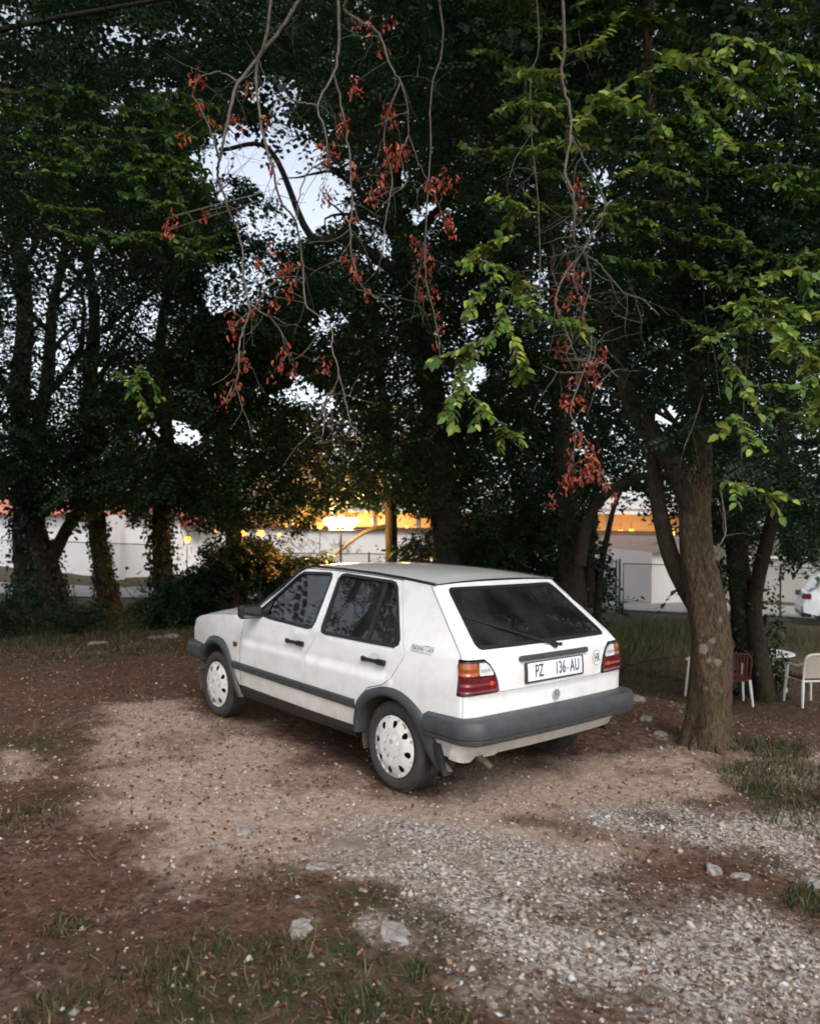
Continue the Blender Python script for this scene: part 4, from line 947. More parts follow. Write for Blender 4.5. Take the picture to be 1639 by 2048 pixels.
# openings in the canopy where sky or the buildings show (centre u,v, radii, strength), ground level openings last
HOLES = [(520, 335, 150, 74, .95), (610, 385, 75, 60, .96), (445, 330, 45, 40, .9), (545, 450, 75, 40, .7), (565, 185, 55, 34, .97), (575, 262, 60, 22, .95), (395, 350, 30, 18, .8),
         (240, 85, 70, 40, .9), (15, 35, 40, 34, .95), (300, 170, 60, 26, .85), (20, 150, 40, 50, .7), (235, 215, 30, 26, .85), (380, 60, 40, 26, .7), (150, 60, 30, 20, .8), (80, 330, 30, 24, .6), (500, 30, 26, 34, .7),
         (130, 600, 80, 150, .45), (40, 560, 60, 130, .35), (180, 500, 60, 60, .4), (345, 860, 62, 24, .9), (300, 640, 26, 50, .45), (590, 785, 70, 34, .8), (655, 650, 40, 60, .72), (480, 560, 90, 60, .6), (735, 470, 20, 60, .5), (760, 530, 26, 60, .55),
         (850, 430, 34, 24, .9), (950, 100, 34, 20, .6), (1350, 12, 60, 16, .9), (1455, 30, 26, 18, .7), (1620, 190, 26, 24, .7), (1200, 355, 24, 46, .9), (1290, 90, 30, 20, .5), (955, 740, 32, 30, .85), (1325, 828, 30, 22, .95), (730, 50, 40, 50, .5), (1090, 560, 30, 24, .5), (1255, 235, 30, 10, .7)]
GH = [(-60, 1070, 175, 80, .85), (95, 1120, 150, 76, .9), (245, 1115, 85, 80, .93), (360, 1085, 62, 60, .9), (375, 1078, 16, 14, 1), (432, 1062, 10, 8, .9), (489, 1066, 15, 14, 1), (521, 1066, 15, 14, 1), (558, 1068, 10, 10, .9), (813, 1052, 12, 12, 1), (455, 1075, 60, 18, .45), (700, 1068, 125, 54, 1), (820, 1050, 50, 16, .9), (1290, 1120, 110, 92, 1), (1255, 1010, 55, 40, .8), (1345, 1060, 40, 40, .8), (1525, 1120, 36, 70, .85), (1610, 1190, 60, 60, 1), (1150, 1240, 90, 60, 1)]
def hole_keep(P, soft=1.0):
    u, v, z = project(P); keep = np.ones(len(P))
    wob = (fbm(u/55, v/55, 17, 5)-.5)*2.3
    for cu, cv, ru, rv, st in HOLES+GH:
        q = np.hypot((u-cu)/ru, (v-cv)/rv)+wob; keep = np.minimum(keep, 1-st*sstep(1.15, .75, q))
    return keep

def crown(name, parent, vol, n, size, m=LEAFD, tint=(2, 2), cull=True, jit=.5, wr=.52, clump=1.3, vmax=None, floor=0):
    """vol: (r0,r1,d0,d1,z0,z1) in the view-aligned frame; sprays thickened by clump noise"""
    r0, r1, d0, d1, z0, z1 = vol; k = int(n*2.4)
    r = rng.uniform(r0, r1, k); d = rng.uniform(d0, d1, k); z = rng.uniform(z0, z1, k)
    f = np.array([math.cos(YAW), math.sin(YAW)]); rr = np.array([math.sin(YAW), -math.cos(YAW)])
    X = CAM[0]+f[0]*d+rr[0]*r; Y = CAM[1]+f[1]*d+rr[1]*r
    e = ((r-(r0+r1)/2)/((r1-r0)/2))**2+((d-(d0+d1)/2)/((d1-d0)/2))**2+((z-(z0+z1)/2)/((z1-z0)/2))**2
    c = vnoise(X/clump+z*.55, Y/clump+z*.9, 5)*.6+.4*vnoise(X*2/clump+z, Y*2/clump-z*1.7, 9)
    keep = (e < 1.25+.7*(c-.5)) & (rng.random(k) < np.clip((c-.22)*2.2, .03, 1)); P = np.stack([X, Y, z], -1)[keep]
    if cull: P = P[rng.random(len(P)) < hole_keep(P)]
    u, v, zz = project(P); ok = (P[:, 2] > terrain(P[:, 0], P[:, 1], False)+floor)
    P = P[ok][:n]; sz = rng.uniform(.75, 1.25, len(P))*size
    Q, A, Nn, S = sprays_to_leaves(P, sz, jit=jit)
    if cull:
        kk = rng.random(len(Q)) < hole_keep(Q); Q, A, Nn, S = Q[kk], A[kk], Nn[kk], S[kk]
    t = np.clip(rng.beta(*tint, len(Q)), 0, 1)
    o = leaves_mesh(name, Q, A, Nn, S, m, parent, t, wr); o['kind'] = 'stuff'
    return o
def ivy(P, r, n, parent, size=.055, out=.06):
    i = rng.integers(0, len(P)-1, n); t = rng.random(n)[:, None]; c = P[i]*(1-t)+P[i+1]*t; rr = np.maximum(r[i], .03)
    a = rng.normal(size=(n, 3)); a[:, 2] *= .3; a /= np.linalg.norm(a, axis=1)[:, None]; q = c+a*(rr+rng.gamma(1.5, out/2, n))[:, None]
    ax = a*.5+np.array([0, 0, -1])+rng.normal(size=(n, 3))*.5
    k = rng.random(n) < np.clip(2.2*(vnoise(q[:, 0]*2+q[:, 2]*2, q[:, 1]*2+q[:, 2], 3)-.2), 0, 1)
    o = leaves_mesh('ivy', q[k], ax[k], a[k]+rng.normal(size=(k.sum(), 3))*.4, rng.uniform(.6, 1.3, k.sum())*size, IVY, parent, rng.beta(2, 2.5, k.sum()), .85); o['kind'] = 'stuff'
def px_trunk(name, path, parent, m, d, base=True, ddv=0.0, **kw):
    """path: (u,v,width px); d depth; returns centre line"""
    pts = [at(u, v, d+ddv*i/max(1, len(path)-1)) for i, (u, v, w_) in enumerate(path)]; rad = [w_/2*d/FPX for u, v, w_ in path]
    if base: pts[0][2] = gz(pts[0][0], pts[0][1])-.05
    return trunk_mesh(name, pts, rad, m, parent, **kw)
def tree_root(u, v, label, d=None):
    P, dd = hit(u, v); o = empty('tree', (0, 0, 0)); tag(o, label, 'tree', 'trees of the grove'); return o, (d or dd)
def rough_limbs(parent, P, r, n, ln, m=BARKD, lo=.45, up=.35, lev=2):
    k = len(P); ii = rng.integers(int(k*lo), k, n); ii[0] = k-1
    ds = rng.normal(size=(n, 3)); ds[:, 2] = np.abs(ds[:, 2])*.6+up
    branch_set('limb', [P[i] for i in ii], ds, rng.uniform(.6, 1.1, n)*ln, [max(.02, r[i]*.55) for i in ii], m, parent, lev)

# --- left row
t1, d1 = tree_root(62, 1232, 'ivy covered tree at the far left edge behind the grass'); a = px_trunk('trunk', [(64, 1240, 62), (55, 1120, 50), (48, 980, 42), (40, 800, 38), (50, 600, 30), (20, 400, 24), (10, 150, 16)], t1, BARKD, d1, flare=.2)
rough_limbs(t1, a[1], a[2], 9, 4); ivy(a[1][:22], a[2], 2600, t1, .12, .22)
t2, d2 = tree_root(118, 1238, 'forked ivy trunk second from the left with a limb leaning right'); b = px_trunk('trunk', [(120, 1245, 52), (100, 1150, 46), (72, 1050, 34), (62, 940, 30), (95, 760, 26), (105, 620, 20), (130, 480, 14), (100, 300, 10)], t2, BARK, d2, flare=.25)
px_trunk('limb', [(100, 1125, 30), (130, 1065, 24), (165, 1010, 20), (185, 930, 16), (240, 850, 12)], t2, BARK, d2, base=False); rough_limbs(t2, b[1], b[2], 8, 3.5); ivy(b[1][:16], b[2], 1700, t2, .11, .13)
t3, d3 = tree_root(222, 1248, 'leaning grey trunk third from the left rising above a flared foot'); c = px_trunk('trunk', [(228, 1252, 46), (208, 1150, 36), (193, 1040, 33), (186, 930, 30), (178, 800, 28), (190, 640, 22), (170, 480, 16)], t3, BARK, d3, flare=.35)
rough_limbs(t3, c[1], c[2], 8, 3.5); ivy(c[1][:14], c[2], 1500, t3, .09, .06)
t4, d4 = tree_root(330, 1240, 'ivy wrapped trunk rising from a bush left of the bonnet'); e = px_trunk('trunk', [(338, 1245, 44), (328, 1150, 38), (322, 1040, 34), (335, 900, 28), (320, 700, 22), (350, 500, 16)], t4, BARKD, d4)
rough_limbs(t4, e[1], e[2], 8, 3.5); ivy(e[1][:16], e[2], 2200, t4, .12, .16)
t5, d5 = tree_root(470, 1215, 'dark trunk hidden in the bushes behind the bonnet'); g = px_trunk('trunk', [(478, 1230, 40), (470, 1100, 36), (455, 950, 30), (430, 780, 24), (400, 600, 18)], t5, BARKD, d5+1)
rough_limbs(t5, g[1], g[2], 8, 3.5)
t6 = tag(empty('tree'), 'slender grey trunk standing right of the bright lamp glow', 'tree', 'trees of the grove'); h6 = px_trunk('trunk', [(784, 1165, 26), (782, 1080, 24), (778, 980, 21), (772, 880, 19), (760, 740, 15), (740, 600, 11)], t6, BARK, 19)
px_trunk('limb', [(778, 1052, 12), (735, 1062, 9), (700, 1085, 6), (670, 1110, 4)], t6, BARK, 19, base=False); rough_limbs(t6, h6[1], h6[2], 7, 2.6)
t7 = tag(empty('tree'), 'large dark leaning trunk behind the car roof', 'tree', 'trees of the grove'); h7 = px_trunk('trunk', [(915, 1185, 74), (895, 1080, 62), (878, 960, 56), (868, 820, 50), (845, 680, 46), (812, 540, 42), (785, 400, 36), (770, 240, 26), (740, 60, 18)], t7, BARKD, 13.5, flare=.2)
rough_limbs(t7, h7[1], h7[2], 12, 3.2); ivy(h7[1][:30], h7[2], 1500, t7, .08, .06)
px_trunk('limb', [(812, 560, 24), (700, 480, 18), (620, 470, 14), (540, 300, 10), (440, 300, 8)], t7, BARKD, 13.0, base=False)
t9 = tag(empty('tree'), 'stout dark trunk behind the right rear corner of the car with an arching limb', 'tree', 'trees of the grove'); h9 = px_trunk('trunk', [(1150, 1235, 66), (1140, 1120, 52), (1130, 1000, 44), (1122, 860, 38), (1118, 640, 36), (1100, 420, 32), (1085, 260, 26), (1060, 60, 18)], t9, BARKD, 13)
px_trunk('limb', [(1158, 1130, 28), (1178, 1030, 24), (1230, 975, 20), (1300, 950, 15), (1370, 960, 9)], t9, BARKD, 12.5, base=False); rough_limbs(t9, h9[1], h9[2], 10, 3); ivy(h9[1][:24], h9[2], 700, t9, .07, .05)
t10 = tag(empty('tree'), 'thin young trunk leaning right beside the wire gate', 'tree', 'trees of the grove'); h10 = px_trunk('trunk', [(1183, 1222, 20), (1200, 1150, 15), (1214, 1070, 12), (1232, 1000, 9), (1270, 930, 6)], t10, BARKD, 15)
px_trunk('limb', [(1176, 1215, 22), (1180, 1100, 20), (1190, 990, 16), (1200, 900, 12)], t10, BARKD, 15, base=False); ivy(h10[1][:9], h10[2]*.6, 320, t10, .09, .16)
# --- lichen covered tree at the right
P11, d11 = hit(1418, 1490); t11 = tag(empty('tree'), 'tall tree with pale lichen on its bark, right of the white hatchback', 'tree', 'trees of the grove')
h11 = px_trunk('trunk', [(1416, 1492, 80), (1422, 1400, 74), (1423, 1300, 76), (1411, 1200, 70), (1396, 1110, 64), (1390, 1020, 58), (1400, 930, 42), (1396, 800, 30), (1376, 640, 25), (1335, 420, 22), (1300, 200, 22), (1290, -100, 18)], t11, BARKL, d11, n=30, flare=.25, rough=.19, sub=9)
px_trunk('limb', [(1400, 1090, 44), (1382, 1010, 52), (1345, 925, 44), (1290, 850, 38), (1252, 780, 30), (1235, 700, 24), (1190, 600, 18)], t11, BARK, d11, base=False, n=12)
px_trunk('limb', [(1412, 1240, 40), (1372, 1180, 36), (1338, 1105, 33), (1316, 1010, 30), (1306, 930, 27), (1300, 830, 20), (1330, 700, 14)], t11, BARK, d11+.15, base=False, n=12)
for k, (az, ln) in enumerate(((.2, .55), (1.3, .45), (2.3, .6), (3.3, .5), (4.3, .6), (5.3, .5))):
    b0 = h11[1][0]; Pn = []
    for q in np.linspace(0, 1, 6):
        x_, y_ = b0[0]+math.cos(az+q*.25)*(.08+.5*ln*q), b0[1]+math.sin(az+q*.25)*(.08+.5*ln*q); Pn.append((x_, y_, gz(x_, y_)+.09*(1-q)**1.6-.05*q))
    MB().tube(catmull(Pn, 3), np.linspace(.055, .010, 16), 8).build('root', BARKL, t11, True)
# --- V-shaped pair of stems behind it
P12, d12 = hit(1520, 1392); t12 = tag(empty('tree'), 'dark ivy tree with two stems in a V, left of the garden table', 'tree', 'trees of the grove')
h12 = px_trunk('trunk', [(1518, 1400, 74), (1505, 1310, 60), (1486, 1220, 50), (1472, 1100, 42), (1470, 960, 36), (1480, 780, 30), (1500, 560, 24)], t12, BARKD, d12)
h12b = px_trunk('limb', [(1532, 1398, 40), (1514, 1290, 34), (1508, 1200, 30), (1530, 1090, 28), (1556, 980, 24), (1570, 820, 20), (1600, 640, 14)], t12, BARK, d12-.3, base=False)
rough_limbs(t12, h12[1], h12[2], 8, 2.6); ivy(h12[1][:20]+np.array([0, 0, 0]), h12[2], 1200, t12, .08, .10); ivy(catmull([at(1560, 1395, d12), at(1548, 1300, d12), at(1530, 1180, d12)], 5), np.full(30, .12), 700, t12, .07, .05)

def blobs(parent, n, size, specs, **kw):
    """specs: (u, v, d, half width px, half height px, half depth)"""
    tot = sum(s[3]*s[4] for s in specs)
    for u, v, d, hu, hv, hd in specs:
        c = at(u, v, d)-CAM; r = c[0]*math.sin(YAW)-c[1]*math.cos(YAW); dd = c[0]*math.cos(YAW)+c[1]*math.sin(YAW); z = c[2]+CAM[2]
        crown('crown', parent, (r-hu*d/FPX, r+hu*d/FPX, dd-hd, dd+hd, z-hv*d/FPX, z+hv*d/FPX), int(n*s_(hu, hv, tot)), size, **kw)
def s_(a, b, t): return a*b/t
D_ = dict
# crowns: (centre px, depth, half extents)
blobs(t1, 3300, 2.3, [(0, 420, 20, 300, 520, 3.5), (-200, 800, 19, 260, 300, 3), (40, 890, 19, 130, 120, 2.5)])
blobs(t2, 3200, 2.1, [(160, 250, 18, 260, 330, 3), (80, 760, 18, 150, 250, 2.5), (150, 930, 18.5, 120, 90, 2)])
blobs(t3, 2600, 2.0, [(300, 600, 18, 230, 350, 3), (260, 900, 18, 140, 130, 2.5)])
blobs(t4, 2600, 1.9, [(420, 720, 16.5, 200, 300, 2.6), (380, 950, 17, 140, 110, 2.2)])
blobs(t5, 3400, 1.9, [(560, 820, 16, 240, 230, 2.6), (480, 980, 16.5, 170, 95, 2.0), (560, 560, 16, 200, 240, 2.6)])
blobs(t6, 1800, 1.8, [(700, 700, 18, 180, 290, 2.6), (690, 930, 18.5, 210, 90, 2)])
blobs(t7, 5200, 1.45, [(760, 330, 12.5, 270, 420, 3), (860, 760, 13, 230, 330, 2.4), (470, 80, 12, 300, 230, 2.6), (900, 1010, 14, 190, 130, 1.8)])
blobs(t9, 4600, 1.4, [(1090, 380, 12, 260, 440, 2.8), (1080, 800, 13, 210, 300, 2.4), (1040, 1040, 14, 200, 140, 1.6)])
blobs(t12, 4200, 1.35, [(1560, 620, 11.5, 260, 560, 2.4), (1600, 960, 12.5, 170, 190, 2), (1440, 940, 12.5, 130, 150, 1.6)])
blobs(t11, 6200, .9, [(1300, 240, 7.2, 420, 420, 1.5), (1440, 620, 7.0, 300, 330, 1.4), (880, 60, 6.8, 420, 200, 1.2), (1290, 760, 7.4, 140, 160, .8), (1500, 700, 5.6, 210, 260, .7), (1400, 330, 5.6, 300, 300, .7), (1480, 930, 6.6, 120, 70, .4)], tint=(2, 2.6))
# leafy bough of a neighbouring tree over the left of the picture
tL = tag(empty('tree'), 'leafy boughs reaching in over the upper left corner', 'tree', 'trees of the grove')
px_trunk('trunk', [(-520, 1500, 70), (-540, 1000, 60), (-500, 500, 50), (-380, 100, 40)], tL, BARK, 7.5)
px_trunk('limb', [(-410, 600, 24), (-150, 420, 14), (40, 350, 8), (250, 290, 9), (380, 260, 5)], tL, BARK, 8, base=False)
px_trunk('limb', [(-330, 150, 20), (0, 60, 11), (260, 10, 8), (500, -30, 5)], tL, BARK, 8, base=False)
blobs(tL, 2700, .95, [(150, 260, 8, 330, 210, 1.3), (120, 430, 8.4, 280, 90, 1.2), (200, 20, 8, 420, 110, 1.5)], tint=(2, 1.9))

# far wood behind everything, where single trees cannot be told apart
wood = tag(empty('woodland'), None, None); wood['kind'] = 'stuff'; tag(wood, 'dense dark wood behind the grove', 'wood')
for (u, v, d, hu, hv, hd, n) in [(200, 500, 22, 420, 520, 4, 1500), (600, 800, 21, 420, 220, 3, 1300), (900, 480, 21, 420, 620, 4, 2600), (1350, 520, 20, 480, 620, 4, 2600), (1000, 980, 21, 230, 170, 2, 700), (1560, 1000, 20, 240, 120, 2, 500), (150, 930, 22, 330, 75, 2, 600), (560, 160, 21, 360, 330, 4, 1100)]:
    blobs(wood, n, 3.4, [(u, v, d, hu, hv, hd)], wr=.7)
# shrubs between bonnet and lamp, right of the roof, and brambles
for specs, lab, n in (([(480, 1155, 17, 120, 85, 1.0), (385, 1190, 17, 50, 60, .8), (500, 1110, 18, 95, 42, .8)], 'dark bush behind the white bonnet', 2100), ([(590, 1130, 18, 90, 62, 1.0)], 'low bush under the bright lamp', 700), ([(330, 1190, 17.5, 62, 70, .8)], 'ivy bush round the foot of the trunk left of the bonnet', 620),
                      ([(880, 1130, 17.5, 95, 75, 1.2)], 'dark bush behind the car roof', 1000), ([(1030, 1120, 16, 110, 90, 1.2)], 'dark bush right of the leaning trunk', 1100), ([(1200, 1170, 15.5, 34, 55, .5)], 'thin leafy sapling beside the wire gate', 90), ([(20, 1190, 19, 75, 60, 1.2)], 'undergrowth at the foot of the leftmost tree', 500), ([(165, 1225, 19, 60, 22, .8)], 'low weeds between the two left trunks', 160)):
    sh = tag(empty('bush'), lab, 'bush', 'bushes under the trees')
    tot = n
    for u, v, d, hu, hv, hd in specs:
        c = at(u, v, d)-CAM; r = c[0]*math.sin(YAW)-c[1]*math.cos(YAW); dd = c[0]*math.cos(YAW)+c[1]*math.sin(YAW); z = c[2]+CAM[2]
        crown('foliage', sh, (r-hu*d/FPX, r+hu*d/FPX, dd-hd, dd+hd, z-hv*d/FPX, z+hv*d/FPX), int(n/len(specs)), 1.35, cull=True, wr=.7, clump=.7)
    cb = at(specs[0][0], specs[0][1], specs[0][2]); zb = gz(cb[0], cb[1])
    branch_set('stems', [(cb[0]+rng.normal()*.3, cb[1]+rng.normal()*.3, zb-.05) for _ in range(6)], [(rng.normal()*.4, rng.normal()*.4, 1) for _ in range(6)], [1.3]*6, [.018]*6, BARKD, sh, 1)
# ================================================================== boughs hanging from the limb above the frame
OHP = [at(1290, -100, d11-.6), at(1180, -230, 5.4), at(960, -250, 4.9), at(700, -230, 4.7), at(480, -220, 4.8), at(250, -200, 5.2)]
OL, OP, OR = trunk_mesh('overhead_limb', OHP, [.075, .06, .05, .042, .034, .02], BARK, t11)
def leaf_variant(nm, m, dead, k):
    P = np.zeros((1, 3)); V0 = leaves_mesh(nm, P, np.array([[1.0, 0, 0]]), np.array([[0, 0, 1.0]]), np.array([1.0]), m, None, np.array([k]), .60 if not dead else .5, True); me = V0.data
    co = np.zeros(len(me.vertices)*3); me.vertices.foreach_get('co', co); co = co.reshape(-1, 3)
    if dead: co[:, 2] += .35*np.abs(co[:, 1])+.25*np.sin(co[:, 0]*4+k*9); co[:, 1] *= .75
    else: co[:, 2] -= .12*co[:, 0]**2
    me.vertices.foreach_set('co', co.ravel()); me.update(); bpy.data.objects.remove(V0); return me
DEADV = [leaf_variant('dead_leaf', LEAFR, True, k) for k in (.15, .35, .5, .65, .85)]
GREENV = [leaf_variant('leaf', LEAFL, False, k) for k in (.1, .3, .45, .6, .95)]
def place_leaf(name, me, p, ax, nr, s, parent):
    ax = ax/np.linalg.norm(ax); b = np.cross(nr, ax); b /= np.linalg.norm(b)+1e-9; z = np.cross(ax, b)
    o = bpy.data.objects.new(name, me); COL.objects.link(o); o.parent = parent
    o.matrix_world = Matrix(((ax[0]*s, b[0]*s, z[0]*s, p[0]), (ax[1]*s, b[1]*s, z[1]*s, p[1]), (ax[2]*s, b[2]*s, z[2]*s, p[2]), (0, 0, 0, 1)))
def hang(paths, d, reds, wd=9, twigs=6, nred=11):
    """paths: first is the stem, the rest its forks, in full-size pixels; reds: clusters (u,v)"""
    mb = MB(); allp = []
    for k, P in enumerate(paths):
        pts = [at(u, v, d+.12*math.sin(i*.7+k)) for i, (u, v) in enumerate(P)]; C = catmull(pts, 5); C += rng.normal(size=C.shape)*.0025
        w0 = wd if k == 0 else wd*.55; mb.tube(C, np.linspace(w0, 2.0, len(C))/2*d/FPX, 5); allp += list(C[3:])
    allp = np.array(allp)
    for _ in range(twigs*len(paths)):
        p = allp[rng.integers(len(allp))]; q = [p]; dr = rng.normal(size=3)*.7+np.array([0, 0, -.5])
        for j in range(6): dr = dr/np.linalg.norm(dr)+rng.normal(size=3)*.20+np.array([0, 0, -.08]); q.append(q[-1]+dr*rng.uniform(.02, .06))
        mb.tube(q, np.linspace(.0028, .0011, 7), 3, False)
        if rng.random() < .5:
            q2 = [q[3]]; dr = rng.normal(size=3)
            for j in range(4): dr = dr/np.linalg.norm(dr)+rng.normal(size=3)*.3; q2.append(q2[-1]+dr*.035)
            mb.tube(q2, np.linspace(.0018, .0009, 5), 3, False)
    br = mb.build('hanging_branch', TWIG, t11, True); br['label'] = 'bare grey branch hanging down with withered red leaves' if reds else 'bare grey hanging branch'
    for (u, v) in reds:
        p = at(u, v, d+rng.uniform(-.06, .06)); i = np.argmin(((allp-p)**2).sum(1))
        if np.linalg.norm(allp[i]-p) > .05: MBt = MB().tube([allp[i], (allp[i]+p)/2+[0, 0, .012], p+[0, 0, .02]], .0014, 3, False); mbx = MBt.build('twig', TWIG, br)
        for j in range(int(rng.integers(nred-4, nred+3))):
            q = p+rng.normal(size=3)*[.018, .018, .028]; a = np.array([rng.normal()*.35, rng.normal()*.35, -1]); place_leaf('dead_leaf', DEADV[rng.integers(5)], q, a, rng.normal(size=3), rng.uniform(.022, .044), br)
hang([[(640, -200), (612, -60), (597, 0), (570, 45), (525, 105), (480, 160), (465, 200), (452, 260), (440, 320), (435, 350), (460, 425), (475, 460), (485, 505), (487, 550), (495, 595), (515, 620), (545, 640), (570, 680), (578, 705)],
      [(480, 165), (450, 148), (425, 145), (395, 160), (385, 190)], [(497, 600), (500, 625), (485, 660), (478, 705), (478, 740), (465, 790), (448, 808)], [(440, 320), (425, 270), (400, 215), (385, 190)], [(510, 615), (540, 570), (580, 545), (600, 530)]], 4.6,
     [(388, 152), (402, 160), (475, 245), (462, 240), (423, 238), (398, 210), (368, 272), (470, 632), (462, 650), (470, 665), (478, 722), (490, 716), (447, 800), (462, 782), (470, 765), (520, 520), (570, 700), (560, 728), (552, 745), (590, 740), (645, 733), (508, 615), (410, 430)])
hang([[(560, -200), (535, 60), (515, 120), (512, 165), (517, 210), (525, 260), (537, 310), (547, 340), (560, 400), (590, 440), (600, 490), (607, 540), (607, 575), (615, 615), (658, 650), (665, 700), (677, 745), (667, 780), (640, 830), (632, 862)],
      [(677, 745), (690, 800), (702, 850), (722, 885)], [(650, 320), (612, 350), (598, 400), (594, 440)], [(667, 780), (650, 800), (648, 850), (640, 890)]], 4.5,
     [(540, 490), (560, 540), (580, 530), (548, 600), (580, 590), (575, 560), (497, 170), (532, 240), (545, 330), (330, 445), (346, 438), (334, 468)], wd=7)
hang([[(690, -220), (680, -80), (677, 0), (677, 90), (667, 145), (636, 212), (650, 260), (655, 300), (662, 330)], [(667, 145), (680, 200), (690, 250), (700, 330), (704, 420), (700, 470), (712, 550), (738, 588), (775, 600)], [(636, 212), (600, 205), (560, 195), (540, 230)]], 4.4,
     [(690, 240), (684, 258), (655, 295), (647, 388), (652, 400), (712, 170), (705, 345), (703, 430), (708, 520), (712, 545), (690, 510), (738, 592), (640, 305), (660, 310)], wd=9)
hang([[(760, -200), (700, -20), (688, 18), (720, 42), (750, 60), (765, 85), (780, 130), (800, 165), (815, 215), (818, 270), (838, 330), (860, 370), (880, 420)], [(800, 165), (775, 230), (768, 290), (785, 360), (770, 440), (765, 520)], [(818, 270), (800, 310), (812, 360), (800, 380)]], 4.5,
     [(715, 40), (736, 48), (775, 50), (765, 100), (712, 170), (770, 230), (778, 215), (790, 240), (802, 292), (792, 305), (780, 300), (770, 330), (766, 350), (760, 372), (748, 385), (742, 402), (795, 320), (812, 300), (865, 378), (905, 362), (893, 372), (885, 420), (900, 440), (908, 462), (893, 455), (862, 362), (880, 350)], wd=7, nred=11)
hang([[(840, -220), (885, 60), (862, 180), (860, 300), (850, 480), (852, 560), (875, 660), (880, 700)], [(850, 480), (840, 540), (830, 590)]], 5.2, [(850, 500), (840, 515), (862, 505), (836, 545), (850, 560), (868, 580), (845, 590), (873, 625), (880, 660), (868, 690), (860, 600), (825, 480), (858, 540)], wd=5, nred=9)
hang([[(1110, -240), (1128, 60), (1122, 150), (1138, 215), (1140, 270), (1130, 345), (1145, 385), (1150, 430), (1147, 480), (1165, 505), (1180, 560), (1165, 635), (1176, 660), (1182, 700), (1165, 745), (1140, 820), (1150, 855), (1146, 930)],
      [(1142, 272), (1170, 325), (1207, 395), (1205, 430), (1172, 485), (1165, 505)], [(1165, 505), (1200, 530), (1245, 585), (1285, 600), (1318, 632)], [(1165, 505), (1130, 545), (1110, 600), (1120, 640), (1140, 690), (1160, 735)], [(1170, 735), (1205, 725), (1235, 755)], [(1165, 745), (1120, 745), (1085, 730)], [(1160, 500), (1120, 510), (1095, 515)], [(1176, 660), (1190, 690), (1182, 730)], [(1150, 855), (1185, 900), (1215, 975)]], 4.3,
     [(1150, 375), (1158, 400), (1130, 545), (1150, 545), (1140, 535), (1155, 575), (1163, 590), (1140, 600), (1115, 590), (1160, 640), (1120, 700), (1125, 690), (1170, 740), (1185, 730), (1190, 755), (1150, 760), (1135, 800), (1128, 795), (1160, 800), (1158, 870), (1170, 890), (1178, 900), (1185, 915), (1195, 930), (1200, 945), (1182, 950), (1165, 945), (1150, 955), (1130, 965), (1135, 945), (1105, 1000), (1215, 968), (1225, 985), (1055, 565), (1045, 580), (1205, 705), (1140, 905), (1172, 925)], wd=7, twigs=8, nred=11)
hang([[(1040, -240), (1078, 60), (1060, 160), (1065, 300), (1075, 400), (1080, 520), (1078, 640)], [(1060, 270), (1035, 310), (1015, 360)]], 5.0, [], wd=3.5, twigs=6)
hang([[(1420, 250), (1410, 420), (1405, 560), (1412, 640), (1430, 720), (1438, 800)], [(1500, 620), (1490, 760), (1482, 860), (1484, 950)], [(1405, 790), (1385, 850), (1365, 900)], [(1440, 980), (1450, 1060), (1435, 1100)]], 5.4, [], wd=6, twigs=5)

# ---- near leaf sprays, the light on them put into a paler green
budget = [285]
def lit_sprays(paths, d, ls=.055, single=True, gap=.0145, tintv=(2.2, 1.6), droop=.25):
    mb = MB(); LP, LA, LN, LS = [], [], [], []
    def twig(C, r):
        mb.tube(C, np.linspace(r, .0012, len(C)), 4, False)
        L = np.concatenate([[0], np.cumsum(np.linalg.norm(np.diff(C, axis=0), axis=1))]); n = max(2, int(L[-1]/gap)); sd = 1
        for i in range(n):
            s = (i+.6)/n*L[-1]; k = min(len(C)-2, np.searchsorted(L, s)-1); t = (s-L[k])/(L[k+1]-L[k]+1e-9); p = C[k]*(1-t)+C[k+1]*t; T = C[k+1]-C[k]; T = T/np.linalg.norm(T)
            up = np.array([0, 0, 1.0])+rng.normal(size=3)*.35; S = np.cross(up, T); S /= np.linalg.norm(S); a = T*.55+S*sd*.8+np.array([0, 0, -droop])+rng.normal(size=3)*.18; sd = -sd
            LP.append(p); LA.append(a); LN.append(up+rng.normal(size=3)*.3+(CAM-p)/np.linalg.norm(CAM-p)*.25); LS.append(ls*rng.uniform(.7, 1.25))
    for P in paths:
        pts = [at(u, v, d+.15*math.sin(i+u*.01)) for i, (u, v) in enumerate(P)]; C = catmull(pts, 4); twig(C, .004)
        for i in range(2, len(C)-1, 3):
            T = C[min(i+1, len(C)-1)]-C[i-1]; T /= np.linalg.norm(T); S = np.cross([0, 0, 1], T)*(1 if i % 2 else -1); dr = T*.7+S*.8+np.array([0, 0, -.2])+rng.normal(size=3)*.2; q = [C[i]]
            for j in range(4): dr = dr/np.linalg.norm(dr)+[0, 0, -.10]; q.append(q[-1]+dr*.035)
            twig(np.array(q), .002)
    br = mb.build('leafy_twig', TWIG, t11, True); n = len(LP); LP, LA, LN, LS = map(np.array, (LP, LA, LN, LS))
    m = min(n, budget[0]) if single else 0; budget[0] -= m
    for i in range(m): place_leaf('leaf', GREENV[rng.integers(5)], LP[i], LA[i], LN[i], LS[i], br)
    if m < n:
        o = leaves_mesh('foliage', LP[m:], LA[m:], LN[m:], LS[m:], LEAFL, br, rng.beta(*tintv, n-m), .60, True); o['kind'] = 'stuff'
lit_sprays([[(1000, 600), (1010, 650), (940, 690), (862, 718)], [(985, 560), (960, 585), (932, 602)], [(960, 520), (1020, 545), (1072, 592)], [(1000, 575), (1060, 612), (1100, 640), (1168, 655)]], 4.1, .052)
